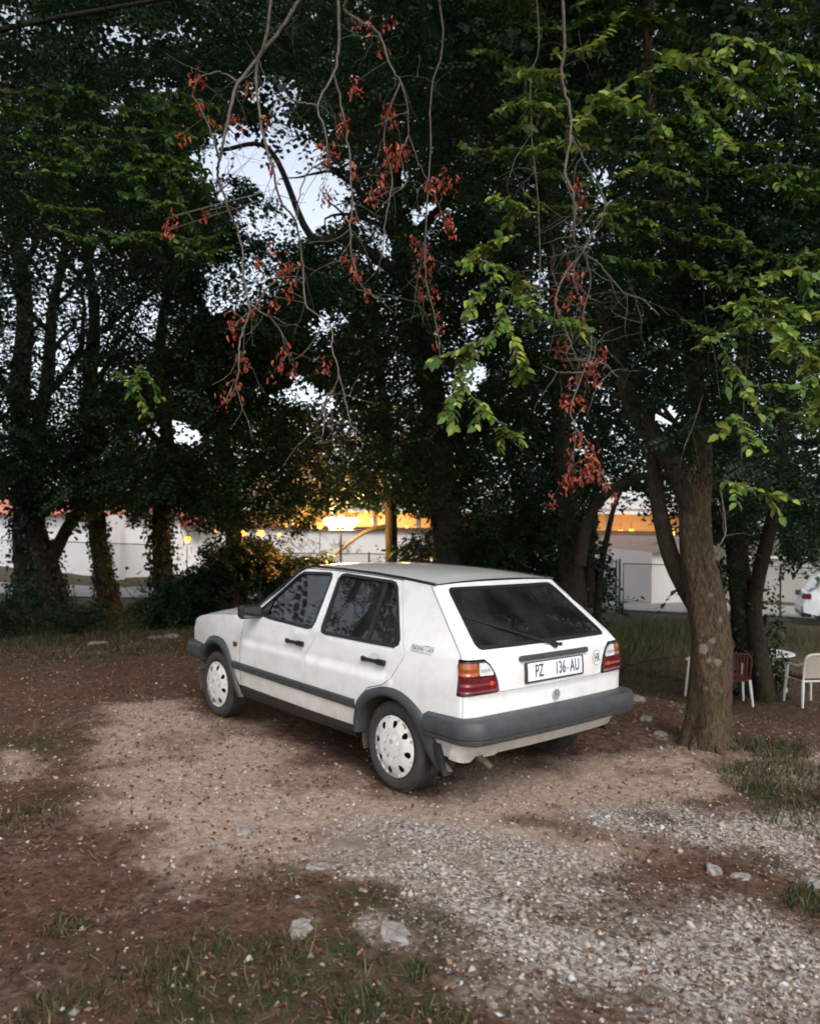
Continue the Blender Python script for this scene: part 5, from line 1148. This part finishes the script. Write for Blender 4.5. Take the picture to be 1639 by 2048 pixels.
lit_sprays([[(1010, 650), (1040, 700), (1055, 762)], [(945, 745), (915, 795), (888, 836)], [(940, 790), (990, 840), (1048, 886)]], 4.1, .052)
lit_sprays([[(1380, 700), (1450, 665), (1530, 640), (1600, 690)], [(1440, 690), (1480, 760), (1500, 800)], [(1445, 960), (1500, 975), (1600, 1005)]], 3.6, .050)
# more of the same further into the crown, joined
lit_sprays([[(1000, 500), (960, 500), (922, 528)], [(1040, 470), (990, 480), (950, 505)], [(960, 700), (930, 735), (905, 765)], [(1100, 640), (1135, 640), (1172, 662)], [(980, 420), (1020, 400), (1060, 430)]], 4.4, .055, False)
lit_sprays([[(1540, 655), (1600, 700), (1690, 760)], [(1420, 620), (1520, 598), (1640, 640)], [(1600, 730), (1640, 780), (1650, 840)], [(1500, 560), (1580, 540), (1680, 560)], [(1460, 830), (1480, 850), (1500, 900)]], 3.9, .055, False)
lit_sprays([[(1150, 250), (1250, 165), (1350, 125), (1460, 110)], [(1300, 100), (1420, 140), (1500, 200)], [(1180, 190), (1260, 210), (1340, 260)], [(1420, 70), (1520, 90), (1640, 140)], [(1360, 180), (1420, 240), (1450, 300)]], 3.7, .055, False)
lit_sprays([[(975, 235), (1040, 205), (1115, 215)], [(1000, 170), (1060, 140), (1130, 150)], [(1100, 110), (1180, 90), (1240, 30)], [(1180, 300), (1120, 280), (1060, 300)], [(1230, 350), (1300, 330), (1390, 360)]], 4.6, .052, False)
R4 = [[(u, v), (u+rng.uniform(40, 90), v+rng.uniform(-35, 30)), (u+rng.uniform(110, 180), v+rng.uniform(-10, 60))] for u, v in zip(rng.uniform(1180, 1620, 46), rng.uniform(150, 900, 46)) if not (u < 1290 and v > 620)]
lit_sprays(R4, 5.0, .055, False, tintv=(1.5, 2.4))
R5 = [[(u, v), (u+rng.uniform(40, 90), v+rng.uniform(-35, 30)), (u+rng.uniform(110, 180), v+rng.uniform(-10, 60))] for u, v in zip(rng.uniform(900, 1620, 46), rng.uniform(-60, 420, 46))]
lit_sprays(R5, 5.6, .055, False, tintv=(1.3, 2.6))
R6 = [[(u, v), (u+rng.uniform(40, 80), v+rng.uniform(-25, 30)), (u+rng.uniform(90, 150), v+rng.uniform(-10, 50))] for u, v in zip(rng.uniform(-40, 330, 34), rng.uniform(170, 480, 34))]
lit_sprays(R6, 6.2, .055, False, tintv=(1.1, 3.0))
lit_sprays([[(270, 730), (300, 760), (315, 800)], [(262, 750), (280, 790), (285, 830)], [(230, 740), (250, 760), (275, 775)]], 6.5, .055, False, tintv=(1.6, 2.0))

# ---- leaf roof added over the camera to shade the far ground, mostly out of frame
def vol_crown(parent, vol, n, size, **kw): return crown('crown', parent, vol, n, size, cull=False, **kw)
vol_crown(t11, (-3, 11, 1.6, 8.5, 5.6, 10.5), 1500, 2.6, wr=.7)
vol_crown(tL, (-14, -1, 2.0, 12, 5.8, 11), 5200, 1.35, wr=.7)
vol_crown(t7, (-8, 8, 8, 16, 8.5, 13), 1500, 2.8, wr=.7)
for k, (az, dist, hh, lab) in enumerate(((95, 22, 8, 0), (125, 24, 6, 0), (160, 26, 6, 0), (-165, 26, 7, 0), (-125, 24, 9, 0), (62, 18, 9, 0), (-95, 20, 9, 0))):  # unseen ring of wood, added for reflections in the car
    a = YAW+math.radians(az); cx, cy_ = CAM[0]+dist*math.cos(a), CAM[1]+dist*math.sin(a)
    rr = -dist*math.sin(math.radians(az)); dd = dist*math.cos(math.radians(az))
    vol_crown(wood, (rr-6.5, rr+6.5, dd-4, dd+4, 0, hh), 520, 3.4, wr=.8)

for u_, v_, d_, hu, hv, n_ in ((640, 1012, 20.3, 100, 26, 120), (725, 1008, 20.5, 80, 24, 100), (600, 1065, 20.2, 46, 30, 50), (665, 1092, 20.2, 60, 18, 50), (690, 985, 20.8, 110, 22, 90), (676, 1046, 18.2, 46, 16, 5)):
    c = at(u_, v_, d_)-CAM; r_ = c[0]*math.sin(YAW)-c[1]*math.cos(YAW); dd = c[0]*math.cos(YAW)+c[1]*math.sin(YAW); z_ = c[2]+CAM[2]
    crown('crown', t6, (r_-hu*d_/FPX, r_+hu*d_/FPX, dd-.45, dd+.45, z_-hv*d_/FPX, z_+hv*d_/FPX), n_, .8, cull=False)

vol_crown(wood, (-19, -9.5, 4, 14, -1, 9.5), 800, 1.8, wr=.7)  # unseen woods at the left, added for the side windows to reflect
vol_crown(wood, (-16, -9, -6, 4, -1, 8), 1200, 2.2, wr=.7)
# ================================================================== buildings, fence, lamps beyond the grove
WALLW = mat('white_render', (.72, .71, .70), .9, var=(1.2, .35, (.80, .79, .78)), bump=(40, .3)); WALLP = mat('white_trim_and_shade', (.55, .51, .49), .9, var=(1.5, .3, (.68, .65, .63)), bump=(40, .3)); TILE = mat('red_roof_tile', (.32, .10, .06), .8, var=(5, .3, (.42, .17, .11)))
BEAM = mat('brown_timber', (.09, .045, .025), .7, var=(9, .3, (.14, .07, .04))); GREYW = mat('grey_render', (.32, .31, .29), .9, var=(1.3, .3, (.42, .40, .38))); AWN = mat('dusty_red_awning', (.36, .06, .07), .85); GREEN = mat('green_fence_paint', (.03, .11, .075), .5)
def lampm(nm, c, s): return mat(nm, c, .4, emit=c, estr=s)
GLOW = lampm('warm_lamp_glass', (1, .40, .06), 1.6); GLOWB = lampm('bright_lamp_glass', (1, .58, .22), 160)
def wallbox(mb, A, B, z0, z1, th):
    """upright slab from plan point A to B"""
    A = np.array(A[:2]); B = np.array(B[:2]); t = (B-A)/np.linalg.norm(B-A); n = np.array([-t[1], t[0]])*th
    P = [A, B, B+n, A+n]; return mb.add([(p[0], p[1], z) for z in (z0, z1) for p in P], [(3, 2, 1, 0), (4, 5, 6, 7), (0, 1, 5, 4), (1, 2, 6, 5), (2, 3, 7, 6), (3, 0, 4, 7)])
Z0 = -1.5
# white house at the left with a red tiled roof
hA = tag(empty('house'), 'long low white house with a red tiled roof behind the left trees', 'house')
A, B = at(238, 1100, 40), at(-260, 1100, 62); Bk = A+(F_*[1, 1, 0])*7; 
mb = MB(); wallbox(mb, B, A, Z0, 1.95, 7); mb.build('wall', WALLW, hA)
mb = MB(); wallbox(mb, at(212, 1100, 39.2), at(240, 1100, 38.8), Z0, 2.0, .35); mb.build('buttress', WALLP, hA)
rf = MB(); t = (B-A)[:2]; t /= np.linalg.norm(t); n = -np.array([-t[1], t[0]]) if (np.array([-t[1], t[0]])@F_[:2]) < 0 else np.array([-t[1], t[0]])
E0 = A[:2]-n*.5-t*.4; E1 = B[:2]-n*.5; T0 = E0+n*4.2; T1 = E1+n*4.2; G0 = E0+n*8.4; G1 = E1+n*8.4
rf.add([(*E0, 1.97), (*E1, 1.97), (*T1, 3.5), (*T0, 3.5), (*G0, 1.97), (*G1, 1.97)], [(0, 1, 2, 3), (3, 2, 5, 4), (0, 3, 4)]); ro_ = rf.build('roof', TILE, hA)
tl = MB()
for k in range(100):      # rolls of the tiles
    s0 = k/100*np.linalg.norm(E1-E0); a = E0+t*s0; b = a+n*4.2; tl.tube([(a[0], a[1], 2.0), (b[0], b[1], 3.53)], .09, 5, False)
o = tl.build('roof_tile', TILE, ro_); o['kind'] = 'stuff'
mb = MB()
mat('dark_window_glass', (.02, .025, .03), .1)
# bright white annex further back
hB = tag(empty('house'), 'plain bright white annex seen right of the long white house', 'house')
mb = MB(); wallbox(mb, at(232, 1100, 54), at(352, 1100, 52), Z0, 2.6, 5); mb.build('wall', WALLW, hB); mb = MB(); wallbox(mb, at(228, 1100, 53.6), at(356, 1100, 51.6), 2.6, 2.78, 6); mb.build('flat_roof', WALLP, hB)
mb = MB(); wallbox(mb, at(262, 1100, 50.5), at(345, 1100, 49), Z0, -.1, .3); mb.build('terrace_wall', WALLW, hB)
# gallery with lanterns
gal = tag(empty('terrace_building'), 'white terrace building with warm lamps under its roof behind the trees', 'building')
gA, gB = at(345, 1050, 44), at(1420, 1050, 37); tv = (gB-gA)[:2]; LG = np.linalg.norm(tv); tv /= LG; nv = np.array([-tv[1], tv[0]]); nv = nv if nv@F_[:2] > 0 else -nv; ang = math.atan2(tv[1], tv[0])
mb = MB(); wallbox(mb, gA, gB, Z0, 1.42, .25 if (np.array([-tv[1], tv[0]])@F_[:2]) > 0 else -.25); mb.build('parapet_wall', WALLW, gal)
c = (gA[:2]+gB[:2])/2
mb = MB(); mb.box((*(c-nv*.02), 1.50), (LG/2+.1, .20, .075), ang); mb.build('beam', BEAM, gal)
mb = MB(); mb.box((*(c+nv*3.2), .6), (LG/2, .12, 2.1), ang); mb.build('back_wall', mat('warm_plaster', (.62, .50, .36), .9), gal)
mb = MB(); mb.box((*(c+nv*1.4), 2.52), (LG/2+.3, 2.2, .14), ang); rf2 = mb.build('roof', WALLW, gal)
mb = MB(); mb.box((*(c-nv*.83), 2.72), (LG/2+.35, .05, .12), ang); mb.build('roof_edge', WALLP, rf2)
for k in range(13):
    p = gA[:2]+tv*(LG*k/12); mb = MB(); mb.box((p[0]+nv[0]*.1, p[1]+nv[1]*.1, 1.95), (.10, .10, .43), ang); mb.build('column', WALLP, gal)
mb = MB(); q = gA[:2]-nv*.9; mb.add([(*q, 1.78), (*(q+tv*3.2), 1.78), (*(q+tv*3.2+nv*.9), 2.35), (*(q+nv*.9), 2.35), (*q, 1.45), (*(q+tv*3.2), 1.45)], [(0, 1, 2, 3), (4, 5, 1, 0)]); mb.build('awning', AWN, gal)
def lantern(u, v, r, m, lab, power, d=None, back=.55):
    ray = at(u, v, 1)-CAM; s = (((gA+np.array([*(nv*back), 0])-CAM)[:2])@nv)/(ray[:2]@nv) if d is None else d
    p = CAM+ray*s; ln = tag(empty('lantern', tuple(p)), lab, 'lamp', 'warm lamps of the terrace')
    mb = MB(); mb.sphere((0, 0, 0), r, 12, (1, 1, 1.1)); mb.build('lamp_glass', m, ln, True)
    mb = MB(); mb.tube([(0, 0, r), (0, 0, r+.30)] if d is None else [(0, 0, -r), (0, 0, gz(p[0], p[1])-p[2]-.05)], .014, 5); mb.lathe([(0, r*1.25), (r*.8, r*.9), (r*.85, r*.8)], (0, 0, 0), 'z', 10); mb.build('lamp_bracket', BLK, ln)
    if power:
        l = bpy.data.lights.new('lantern_light', 'POINT'); l.energy = power; l.color = (1, .52, .18); l.shadow_soft_size = .15; lo = bpy.data.objects.new('lantern_light', l); COL.objects.link(lo); lo.parent = ln; lo.location = (0, 0, -r-.1)
for u, v, r, w_, lab, dd in ((375, 1078, .10, 25, 'amber lamp under the red awning', 24), (432, 1062, .05, 0, 'faint amber lamp between two ivy trunks left of the bonnet', 26), (489, 1066, .10, 30, 'round amber lamp left of the two in the dark bush', 24), (521, 1066, .11, 30, 'round amber lamp, the brighter of two above the bush', 24), (558, 1068, .06, 15, 'dim amber lamp just right of the bright pair', 24),
                         (640, 1050, .10, 30, 'amber lamp left of the strongest glare', 23), (813, 1052, .055, 10, 'lone amber lamp right of the slender grey trunk', 24),
                         (1240, 1064, .14, 45, 'amber lamp over the wire gate, left of the pair', None), (1262, 1062, .13, 45, 'amber lamp over the wire gate, right of the pair', None)):
    lantern(u, v, r, GLOW, lab, w_, dd)
for u, v, lab in ((652, 1041, 'added lamp under the terrace roof, just left of the glare, to make the band glow'), (712, 1041, 'added lamp under the terrace roof, just right of the glare, to make the band glow'), (748, 1042, 'added lamp under the terrace roof beside the slender grey trunk, to make the band glow')):
    lantern(u, v, .17, mat('added_lamp_glass', (1, .5, .12), .4, emit=(1, .5, .12), estr=14), lab, 150)  # lamps added to brighten the band under the terrace roof
# the square lit lantern beside the lichen tree
ray = at(1336, 1064, 31); ln = tag(empty('lantern', tuple(ray)), 'square amber lantern left of the lichen covered trunk', 'lamp', 'warm lamps of the terrace')
MB().box((0, 0, 0), (.20, .20, .13), .4).build('lamp_glass', GLOW, ln); mb = MB(); mb.box((0, 0, .16), (.26, .26, .03), .4); mb.build('lamp_cap', BLK, ln); mb = MB(); mb.box((0, 0, -.15), (.24, .24, .02), .4); mb.tube([(0, 0, -.16), (0, 0, -3)], .04, 8); mb.build('lamp_post', BLK, ln)
# the strong lamp that shines through the leaves
P = at(682, 1046, 18.6); sl_ = tag(empty('street_lamp', (P[0], P[1], gz(P[0], P[1]))), 'dazzling warm lamp shining through the leaves above the car roof', 'street lamp')
h = P[2]-gz(P[0], P[1]); mb = MB(); mb.tube([(0, 0, -.1), (0, 0, h-.2)], [.03, .022], 8); mb.build('post', BLK, sl_)
for dx, dz in ((-.20, .0), (0, .03), (.19, -.01)):
    mb = MB(); mb.sphere((-R_[0]*dx*-1, -R_[1]*dx*-1, h+dz), .13, 12); mb.build('lamp_globe', GLOWB, sl_, True)
mb = MB(); mb.tube([(-R_[0]*.3, -R_[1]*.3, h-.17), (R_[0]*.3, R_[1]*.3, h-.17)], .02, 6); mb.build('cross_arm', BLK, sl_)
l = bpy.data.lights.new('street_lamp_light', 'POINT'); l.energy = 220; l.color = (1, .38, .08); l.shadow_soft_size = .3; lo = bpy.data.objects.new('street_lamp_light', l); COL.objects.link(lo); lo.parent = sl_; lo.location = (-F_[0]*.5-R_[0]*.9, -F_[1]*.5-R_[1]*.9, h+.4)
# garage at the right
gr_ = tag(empty('garage'), 'small white outbuilding with a brown roof behind the wire gate', 'building')
a0, a1, a2 = at(1165, 1190, 37), at(1302, 1205, 30), at(1400, 1215, 31.5)
mb = MB(); mb.add([(a0[0], a0[1], Z0), (a1[0], a1[1], Z0), (a1[0], a1[1], .80), (a0[0], a0[1], .86)], [(0, 1, 2, 3)])
b0 = a0+(a2-a1); mb.add([(b0[0], b0[1], Z0), (b0[0], b0[1], .86)], []); mb.F += [(4, 0, 3, 5)]; mb.build('wall', WALLW, gr_)
mb = MB(); mb.add([(a1[0], a1[1], Z0), (a2[0], a2[1], Z0), (a2[0], a2[1], .80), (a1[0], a1[1], .80)], [(0, 1, 2, 3)]); mb.build('gable_wall', WALLP, gr_)  # shade on this face is put into the duller white
mid = (a1+a2)/2; midb = mid+(a0-a1); ov = (a1-a0); ov = ov/np.linalg.norm(ov)*.3
mb = MB(); q1 = a1+ov; q2 = a2+ov; q3 = mid+ov
mb.add([(q1[0], q1[1], .78), (a0[0], a0[1], .84), (midb[0], midb[1], 1.38), (q3[0], q3[1], 1.32), (q2[0], q2[1], .78), (b0[0]+1, b0[1], .84)], [(0, 1, 2, 3), (3, 2, 5, 4), (0, 3, 4)]); mb.build('roof', mat('brown_roof', (.16, .10, .08), .9, var=(5, .3, (.24, .17, .14))), gr_)
# grey wall at the far right
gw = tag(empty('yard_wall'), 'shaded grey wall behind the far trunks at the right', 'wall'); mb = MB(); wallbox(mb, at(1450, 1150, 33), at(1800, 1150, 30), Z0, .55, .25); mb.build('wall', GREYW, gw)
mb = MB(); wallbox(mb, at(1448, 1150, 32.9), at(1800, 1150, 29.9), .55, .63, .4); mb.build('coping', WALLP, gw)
# low kerb and pale path beyond the fence
pth = MB(); A_ = [at(u, v, 1) for u, v in ((0, 0),)]
def strip(name, pts, m, w_, z_=.02):
    V = []; P = catmull([np.array([*p, 0]) for p in pts], 8); T = np.gradient(P, axis=0); T /= np.linalg.norm(T, axis=1)[:, None]
    for p, t_ in zip(P, T):
        for s in (-1, 1): x, y = p[0]-t_[1]*w_*s, p[1]+t_[0]*w_*s; V.append((x, y, gz(x, y)+z_))
    o = mk(name, V, [(2*i, 2*i+1, 2*i+3, 2*i+2) for i in range(len(P)-1)], m); o['kind'] = 'structure'; return o
PATHM = mat('pale_gravel_path', (.30, .28, .26), .95, var=(3, .35, (.22, .20, .18)))
strip('road', [at(-300, 1165, 36)[:2], at(200, 1180, 32)[:2], at(700, 1190, 32)[:2], at(1250, 1190, 30)[:2], at(1900, 1200, 26)[:2]], PATHM, 2.2, .05)

# wire fences with green posts
WIRE = mat('galvanised_wire', (.20, .24, .22), .5)
def fence(pts, h, lab, step=2.6, cell=.075, gate=None):
    f = tag(empty('wire_fence'), lab, 'fence'); 
    for a, b in zip(pts[:-1], pts[1:]):
        a = np.array(a[:2]); b = np.array(b[:2]); L = np.linalg.norm(b-a); t = (b-a)/L; k = max(1, round(L/step)); z = lambda s: gz(*(a+t*s))
        for i in range(k+1):
            p = a+t*L*i/k; mb = MB(); mb.tube([(p[0], p[1], gz(*p)-.1), (p[0], p[1], gz(*p)+h+.05)], .03, 8); mb.build('post', GREEN, f)
        mb = MB(); mb.tube([(*(a+t*L*i/(2*k)), gz(*(a+t*L*i/(2*k)))+h) for i in range(2*k+1)], .018, 6); mb.build('top_rail', GREEN, f)
        V = []; F = []; n = int(L/cell); zz = z(L/2)
        for s in range(-int(h/cell), n):
            for sg in (1, -1):
                x0, x1 = s*cell, s*cell+h; za, zb = (0, h) if sg > 0 else (h, 0)
                c0 = max(0, -x0)/h; c1 = min(1, (L-x0)/h)
                if c1 <= c0: continue
                p = a+t*(x0+(x1-x0)*c0); q = a+t*(x0+(x1-x0)*c1); zp = gz(*p)+.03+za+(zb-za)*c0; zq = gz(*q)+.03+za+(zb-za)*c1; o = len(V); w_ = .0032
                nn = np.array([-t[1], t[0]])*w_*.8
                V += [(p[0], p[1], zp-w_), (p[0]+nn[0], p[1]+nn[1], zp+w_), (p[0]-nn[0], p[1]-nn[1], zp+w_), (q[0], q[1], zq-w_), (q[0]+nn[0], q[1]+nn[1], zq+w_), (q[0]-nn[0], q[1]-nn[1], zq+w_)]
                F += [(o, o+1, o+4, o+3), (o+1, o+2, o+5, o+4), (o+2, o, o+3, o+5)]
        w = mk('wire_mesh', V, F, WIRE, f); w['kind'] = 'stuff'
    return f
fence([at(-200, 1100, 29), at(330, 1100, 27)], 2.15, 'green wire mesh fence in front of the white house at the left')
fence([at(560, 1100, 26), at(1100, 1100, 25.5)], 1.95, 'wire mesh fence behind the bushes over the car roof')
fence([at(1160, 1100, 27.5), at(1232, 1100, 26.6)], 1.75, 'short length of wire fence left of the gate', step=3)
g_ = tag(empty('wire_gate'), 'green framed wire gate in front of the white outbuilding', 'gate')
ga_, gb_ = at(1246, 1100, 26.3)[:2], at(1372, 1100, 25.6)[:2]; t = (gb_-ga_)/np.linalg.norm(gb_-ga_); zb = gz(*ga_); LG2 = np.linalg.norm(gb_-ga_)
for p in (ga_-t*.12, gb_+t*.1): mb = MB(); mb.tube([(p[0], p[1], zb-.1), (p[0], p[1], zb+1.85)], .04, 8); mb.build('gate_post', GREEN, g_)
mb = MB(); mb.tube([(*ga_, zb+.1), (*ga_, zb+1.7), (*gb_, zb+1.7), (*gb_, zb+.1), (*ga_, zb+.1)], .022, 6); mb.build('gate_frame', GREEN, g_)
V = []; F = []
for s in range(-24, int(LG2/.075)):
    for sg in (1, -1):
        x0 = s*.075; c0 = max(0, -x0)/1.6; c1 = min(1, (LG2-x0)/1.6)
        if c1 <= c0: continue
        za, zc = (0, 1.6) if sg > 0 else (1.6, 0); p = ga_+t*(x0+1.6*c0); q = ga_+t*(x0+1.6*c1); zp = zb+.1+za+(zc-za)*c0; zq = zb+.1+za+(zc-za)*c1; o = len(V)
        V += [(p[0], p[1], zp-.004), (p[0], p[1], zp+.004), (q[0], q[1], zq+.004), (q[0], q[1], zq-.004)]; F.append((o, o+1, o+2, o+3))
w = mk('wire_mesh', V, F, WIRE, g_); w['kind'] = 'stuff'
fence([at(1376, 1100, 25.5), at(1560, 1100, 24.5), at(1760, 1100, 23.5)], 1.75, 'wire fence running right behind the garden table', step=2.2)
# tall grass along the fence
def tall_grass(specs):
    X, Y = [], []
    for u, v, d, ru, rd, n in specs:
        c = at(u, v, d); a = rng.normal(size=n)*ru; b = rng.normal(size=n)*rd; X.append(c[0]+R_[0]*a+F_[0]*b); Y.append(c[1]+R_[1]*a+F_[1]*b)
    x = np.concatenate(X); y = np.concatenate(Y); n = len(x); z = terrain(x, y); h = rng.gamma(5, .06, n); a = rng.uniform(0, 2*PI, n); le = h*rng.uniform(.1, .6, n); b = rng.uniform(0, 2*PI, n); wd = .006
    wx, wy = np.cos(b)*wd, np.sin(b)*wd; dx, dy = np.cos(a)*le, np.sin(a)*le
    P = np.stack([np.stack([x-wx, y-wy, z], -1), np.stack([x+wx, y+wy, z], -1), np.stack([x+dx, y+dy, z+h], -1)], 1)
    o = fastmesh('tall_grass', P.reshape(-1, 3), np.arange(3*n).reshape(n, 3), leaf_mat('tall_grass_blades', (.02, .035, .01), (.06, .08, .025), (.22, .19, .09), .3), None, np.repeat(rng.beta(2, 2, n), 3)); o['kind'] = 'stuff'; tag(o, 'tall wispy grass growing along the wire fence', 'grass')
tall_grass([(1290, 1200, 20.5, 1.1, 2.0, 4200), (1180, 1220, 19, .8, 1.6, 1600), (1600, 1200, 20, 1.6, 2.0, 2500), (180, 1190, 22, 2.2, 1.2, 3800), (450, 1200, 20, 1.5, 1, 900)])

# ================================================================== garden table and plastic chairs
PLW = mat('white_garden_plastic', (.66, .65, .62), .4, var=(8, .3, (.74, .73, .71))); CUSH = mat('dark_red_cushion', (.07, .018, .015), .9, var=(20, .3, (.11, .03, .022)))
def chair(x, y, rz, lab, slats=False, pale=PLW, cushion=True):
    c = tag(empty('garden_chair', (x, y, gz(x, y)), rz), lab, 'chair', 'garden chairs round the table')
    mb = MB(); mb.box((0, 0, .42), (.215, .215, .014), 0, .012); mb.build('seat', pale, c)
    for sx, sy in ((1, 1), (1, -1), (-1, 1), (-1, -1)):
        mb = MB(); t0 = (sx*.20, sy*.21, .645 if sx > 0 else .44); b0 = (sx*.25+.0, sy*.25, .0); P = np.linspace(b0, t0, 4); mb.tube(P, [.018, .022, .026, .024], 6); mb.build('leg', pale, c)
    for sy in (1, -1):
        mb = MB(); P = catmull([(.24, sy*.25, .63), (.10, sy*.265, .665), (-.12, sy*.26, .67), (-.23, sy*.22, .72)], 4); mb.tube(P, .020, 6); mb.build('armrest', pale, c)
    fr = MB(); P = catmull([(-.19, -.20, .43), (-.235, -.215, .66), (-.275, -.19, .84), (-.285, 0, .875), (-.275, .19, .84), (-.235, .215, .66), (-.19, .20, .43)], 5); fr.tube(P, .018, 6); b = fr.build('back_frame', pale, c)
    if slats:
        for k in range(7):
            y_ = -.15+.05*k; mb = MB(); mb.add([(-.20, y_-.013, .44), (-.20, y_+.013, .44), (-.275, y_+.013, .86), (-.275, y_-.013, .86), (-.21, y_-.013, .44), (-.21, y_+.013, .44), (-.285, y_+.013, .86), (-.285, y_-.013, .86)], [(0, 1, 2, 3), (7, 6, 5, 4), (0, 3, 7, 4), (1, 5, 6, 2)]); mb.build('slat', pale, b)
    else:
        mb = MB(); mb.add([(-.195, -.195, .47), (-.195, .195, .47), (-.265, .18, .85), (-.265, -.18, .85), (-.205, -.195, .47), (-.205, .195, .47), (-.275, .18, .85), (-.275, -.18, .85)], [(0, 1, 2, 3), (7, 6, 5, 4), (0, 3, 7, 4), (1, 5, 6, 2)]); mb.build('back_panel', mat('beige_mesh_back', (.36, .32, .26), .7, var=(60, .2, (.46, .42, .35))), b)
    if cushion: mb = MB(); mb.box((.01, 0, .452), (.20, .20, .022), 0, .016); mb.build('cushion', CUSH, c)
    return c
yawv = math.atan2(F_[1], F_[0])
p = at(1612, 1395, 13.1); chair(p[0], p[1], yawv+.15, 'white plastic garden chair with a beige back and dark red cushion at the right edge')
p = at(1464, 1390, 13.2); cc = chair(p[0], p[1], yawv-.1, 'dark red slatted garden chair with pale legs half hidden between the trunks', True, CUSH)
for ch in list(cc.children):
    if ch.name.startswith('leg'): ch.data = ch.data.copy(); ch.data.materials.clear(); ch.data.materials.append(PLW)
p = at(1412, 1400, 13.6); chair(p[0], p[1], yawv+1.9, 'pale garden chair mostly hidden behind the lichen covered trunk', False, PLW, False)
p = at(1532, 1380, 14.1); tb = tag(empty('garden_table', (p[0], p[1], gz(p[0], p[1]))), 'round white plastic garden table behind the trees at the right', 'table')
mb = MB(); mb.lathe([(0, .725), (.42, .725), (.455, .715), (.46, .695), (.43, .69), (0, .69)], (0, 0, 0), 'z', 32); mb.build('table_top', PLW, tb, False)
for k in range(4):
    a = PI/4+k*PI/2; mb = MB(); mb.tube([(.34*math.cos(a), .34*math.sin(a), 0), (.27*math.cos(a), .27*math.sin(a), .7)], .022, 6); mb.build('leg', PLW, tb)
# ================================================================== far white car at the right edge
def far_car():
    P = at(1597, 1215, 25); o = tag(empty('parked_suv', (P[0], P[1], gz(P[0], P[1])), math.atan2(R_[1], R_[0])-.34), 'white car cut off by the right edge, seen beyond the garden chairs', 'car')
    SP = mat('far_car_paint', (.62, .66, .70), .3, coat=.5)
    prof = [(.02, .42), (0, .62), (.05, .80), (.12, .98), (.42, 1.20), (.62, 1.50), (.9, 1.58), (2.2, 1.60), (2.8, 1.46), (3.3, 1.08), (4.1, .96), (4.25, .70), (4.22, .38), (3.85, .30), (3.8, .52), (3.68, .68), (3.5, .73), (3.3, .68), (3.18, .52), (3.13, .30), (1.2, .30), (1.14, .52), (1.02, .68), (.82, .74), (.62, .68), (.5, .52), (.45, .33)]
    n = len(prof); V = []; 
    for y, k in ((-.88, 0), (-.90, .03), (.90, .03), (.88, 0)):
        for x, z in prof:
            t = max(0, z-.95)/.65; V.append((x, y*(1-.20*t), z))
    F = [(r*n+i, r*n+(i+1) % n, (r+1)*n+(i+1) % n, (r+1)*n+i) for r in range(3) for i in range(n)]+[tuple(range(n-1, -1, -1)), tuple(range(3*n, 4*n))]
    body = mk('body', V, F, SP, o)
    for y in (-.905, .905):
        mb = MB(); s = 1 if y > 0 else -1; mb.add([(.62, s*.895, 1.0), (3.0, s*.895, 1.02), (2.62, s*.79, 1.44), (.82, s*.785, 1.48)], [(0, 1, 2, 3)]); mb.build('side_window', MATS['dark_window_glass'], o)
    mb = MB(); mb.add([(.20, -.66, 1.06), (.20, .66, 1.06), (.52, .60, 1.46), (.52, -.60, 1.46)], [(0, 1, 2, 3)]); w = mb.build('rear_window', MATS['dark_window_glass'], o); w.location = (-.03, 0, .02)
    for y in (-.74, .74):
        mb = MB(); mb.box((.10, y*1.08, .92), (.13, .12, .085), 0, .02); mb.build('tail_lamp', MATS['red_lens'], o)
    mb = MB(); mb.box((.04, 0, .52), (.10, .86, .12), 0, .05); mb.build('rear_bumper', SP, o); mb = MB(); mb.box((.10, 0, .34), (.14, .84, .07), 0, .03); mb.build('bumper_skirt', BLK, o)
    for x in (.82, 3.5):
        for y in (-.80, .80):
            mb = MB(); mb.lathe([(.2, -.1), (.31, -.10), (.34, -.07), (.34, .07), (.31, .10), (.2, .1)], (0, 0, 0), 'y', 24); t = mb.build('tyre', TYRE, o); t.location = (x, y, .34)
            mb = MB()
            for k in range(5):
                a = 2*PI*k/5; mb.tube([(.03*math.cos(a), math.copysign(.09, y), .03*math.sin(a)), (.21*math.cos(a), math.copysign(.09, y), .21*math.sin(a))], .022, 4)
            mb.build('rim', mat('alloy_rim', (.4, .4, .42), .3, metal=.7), t)
far_car()
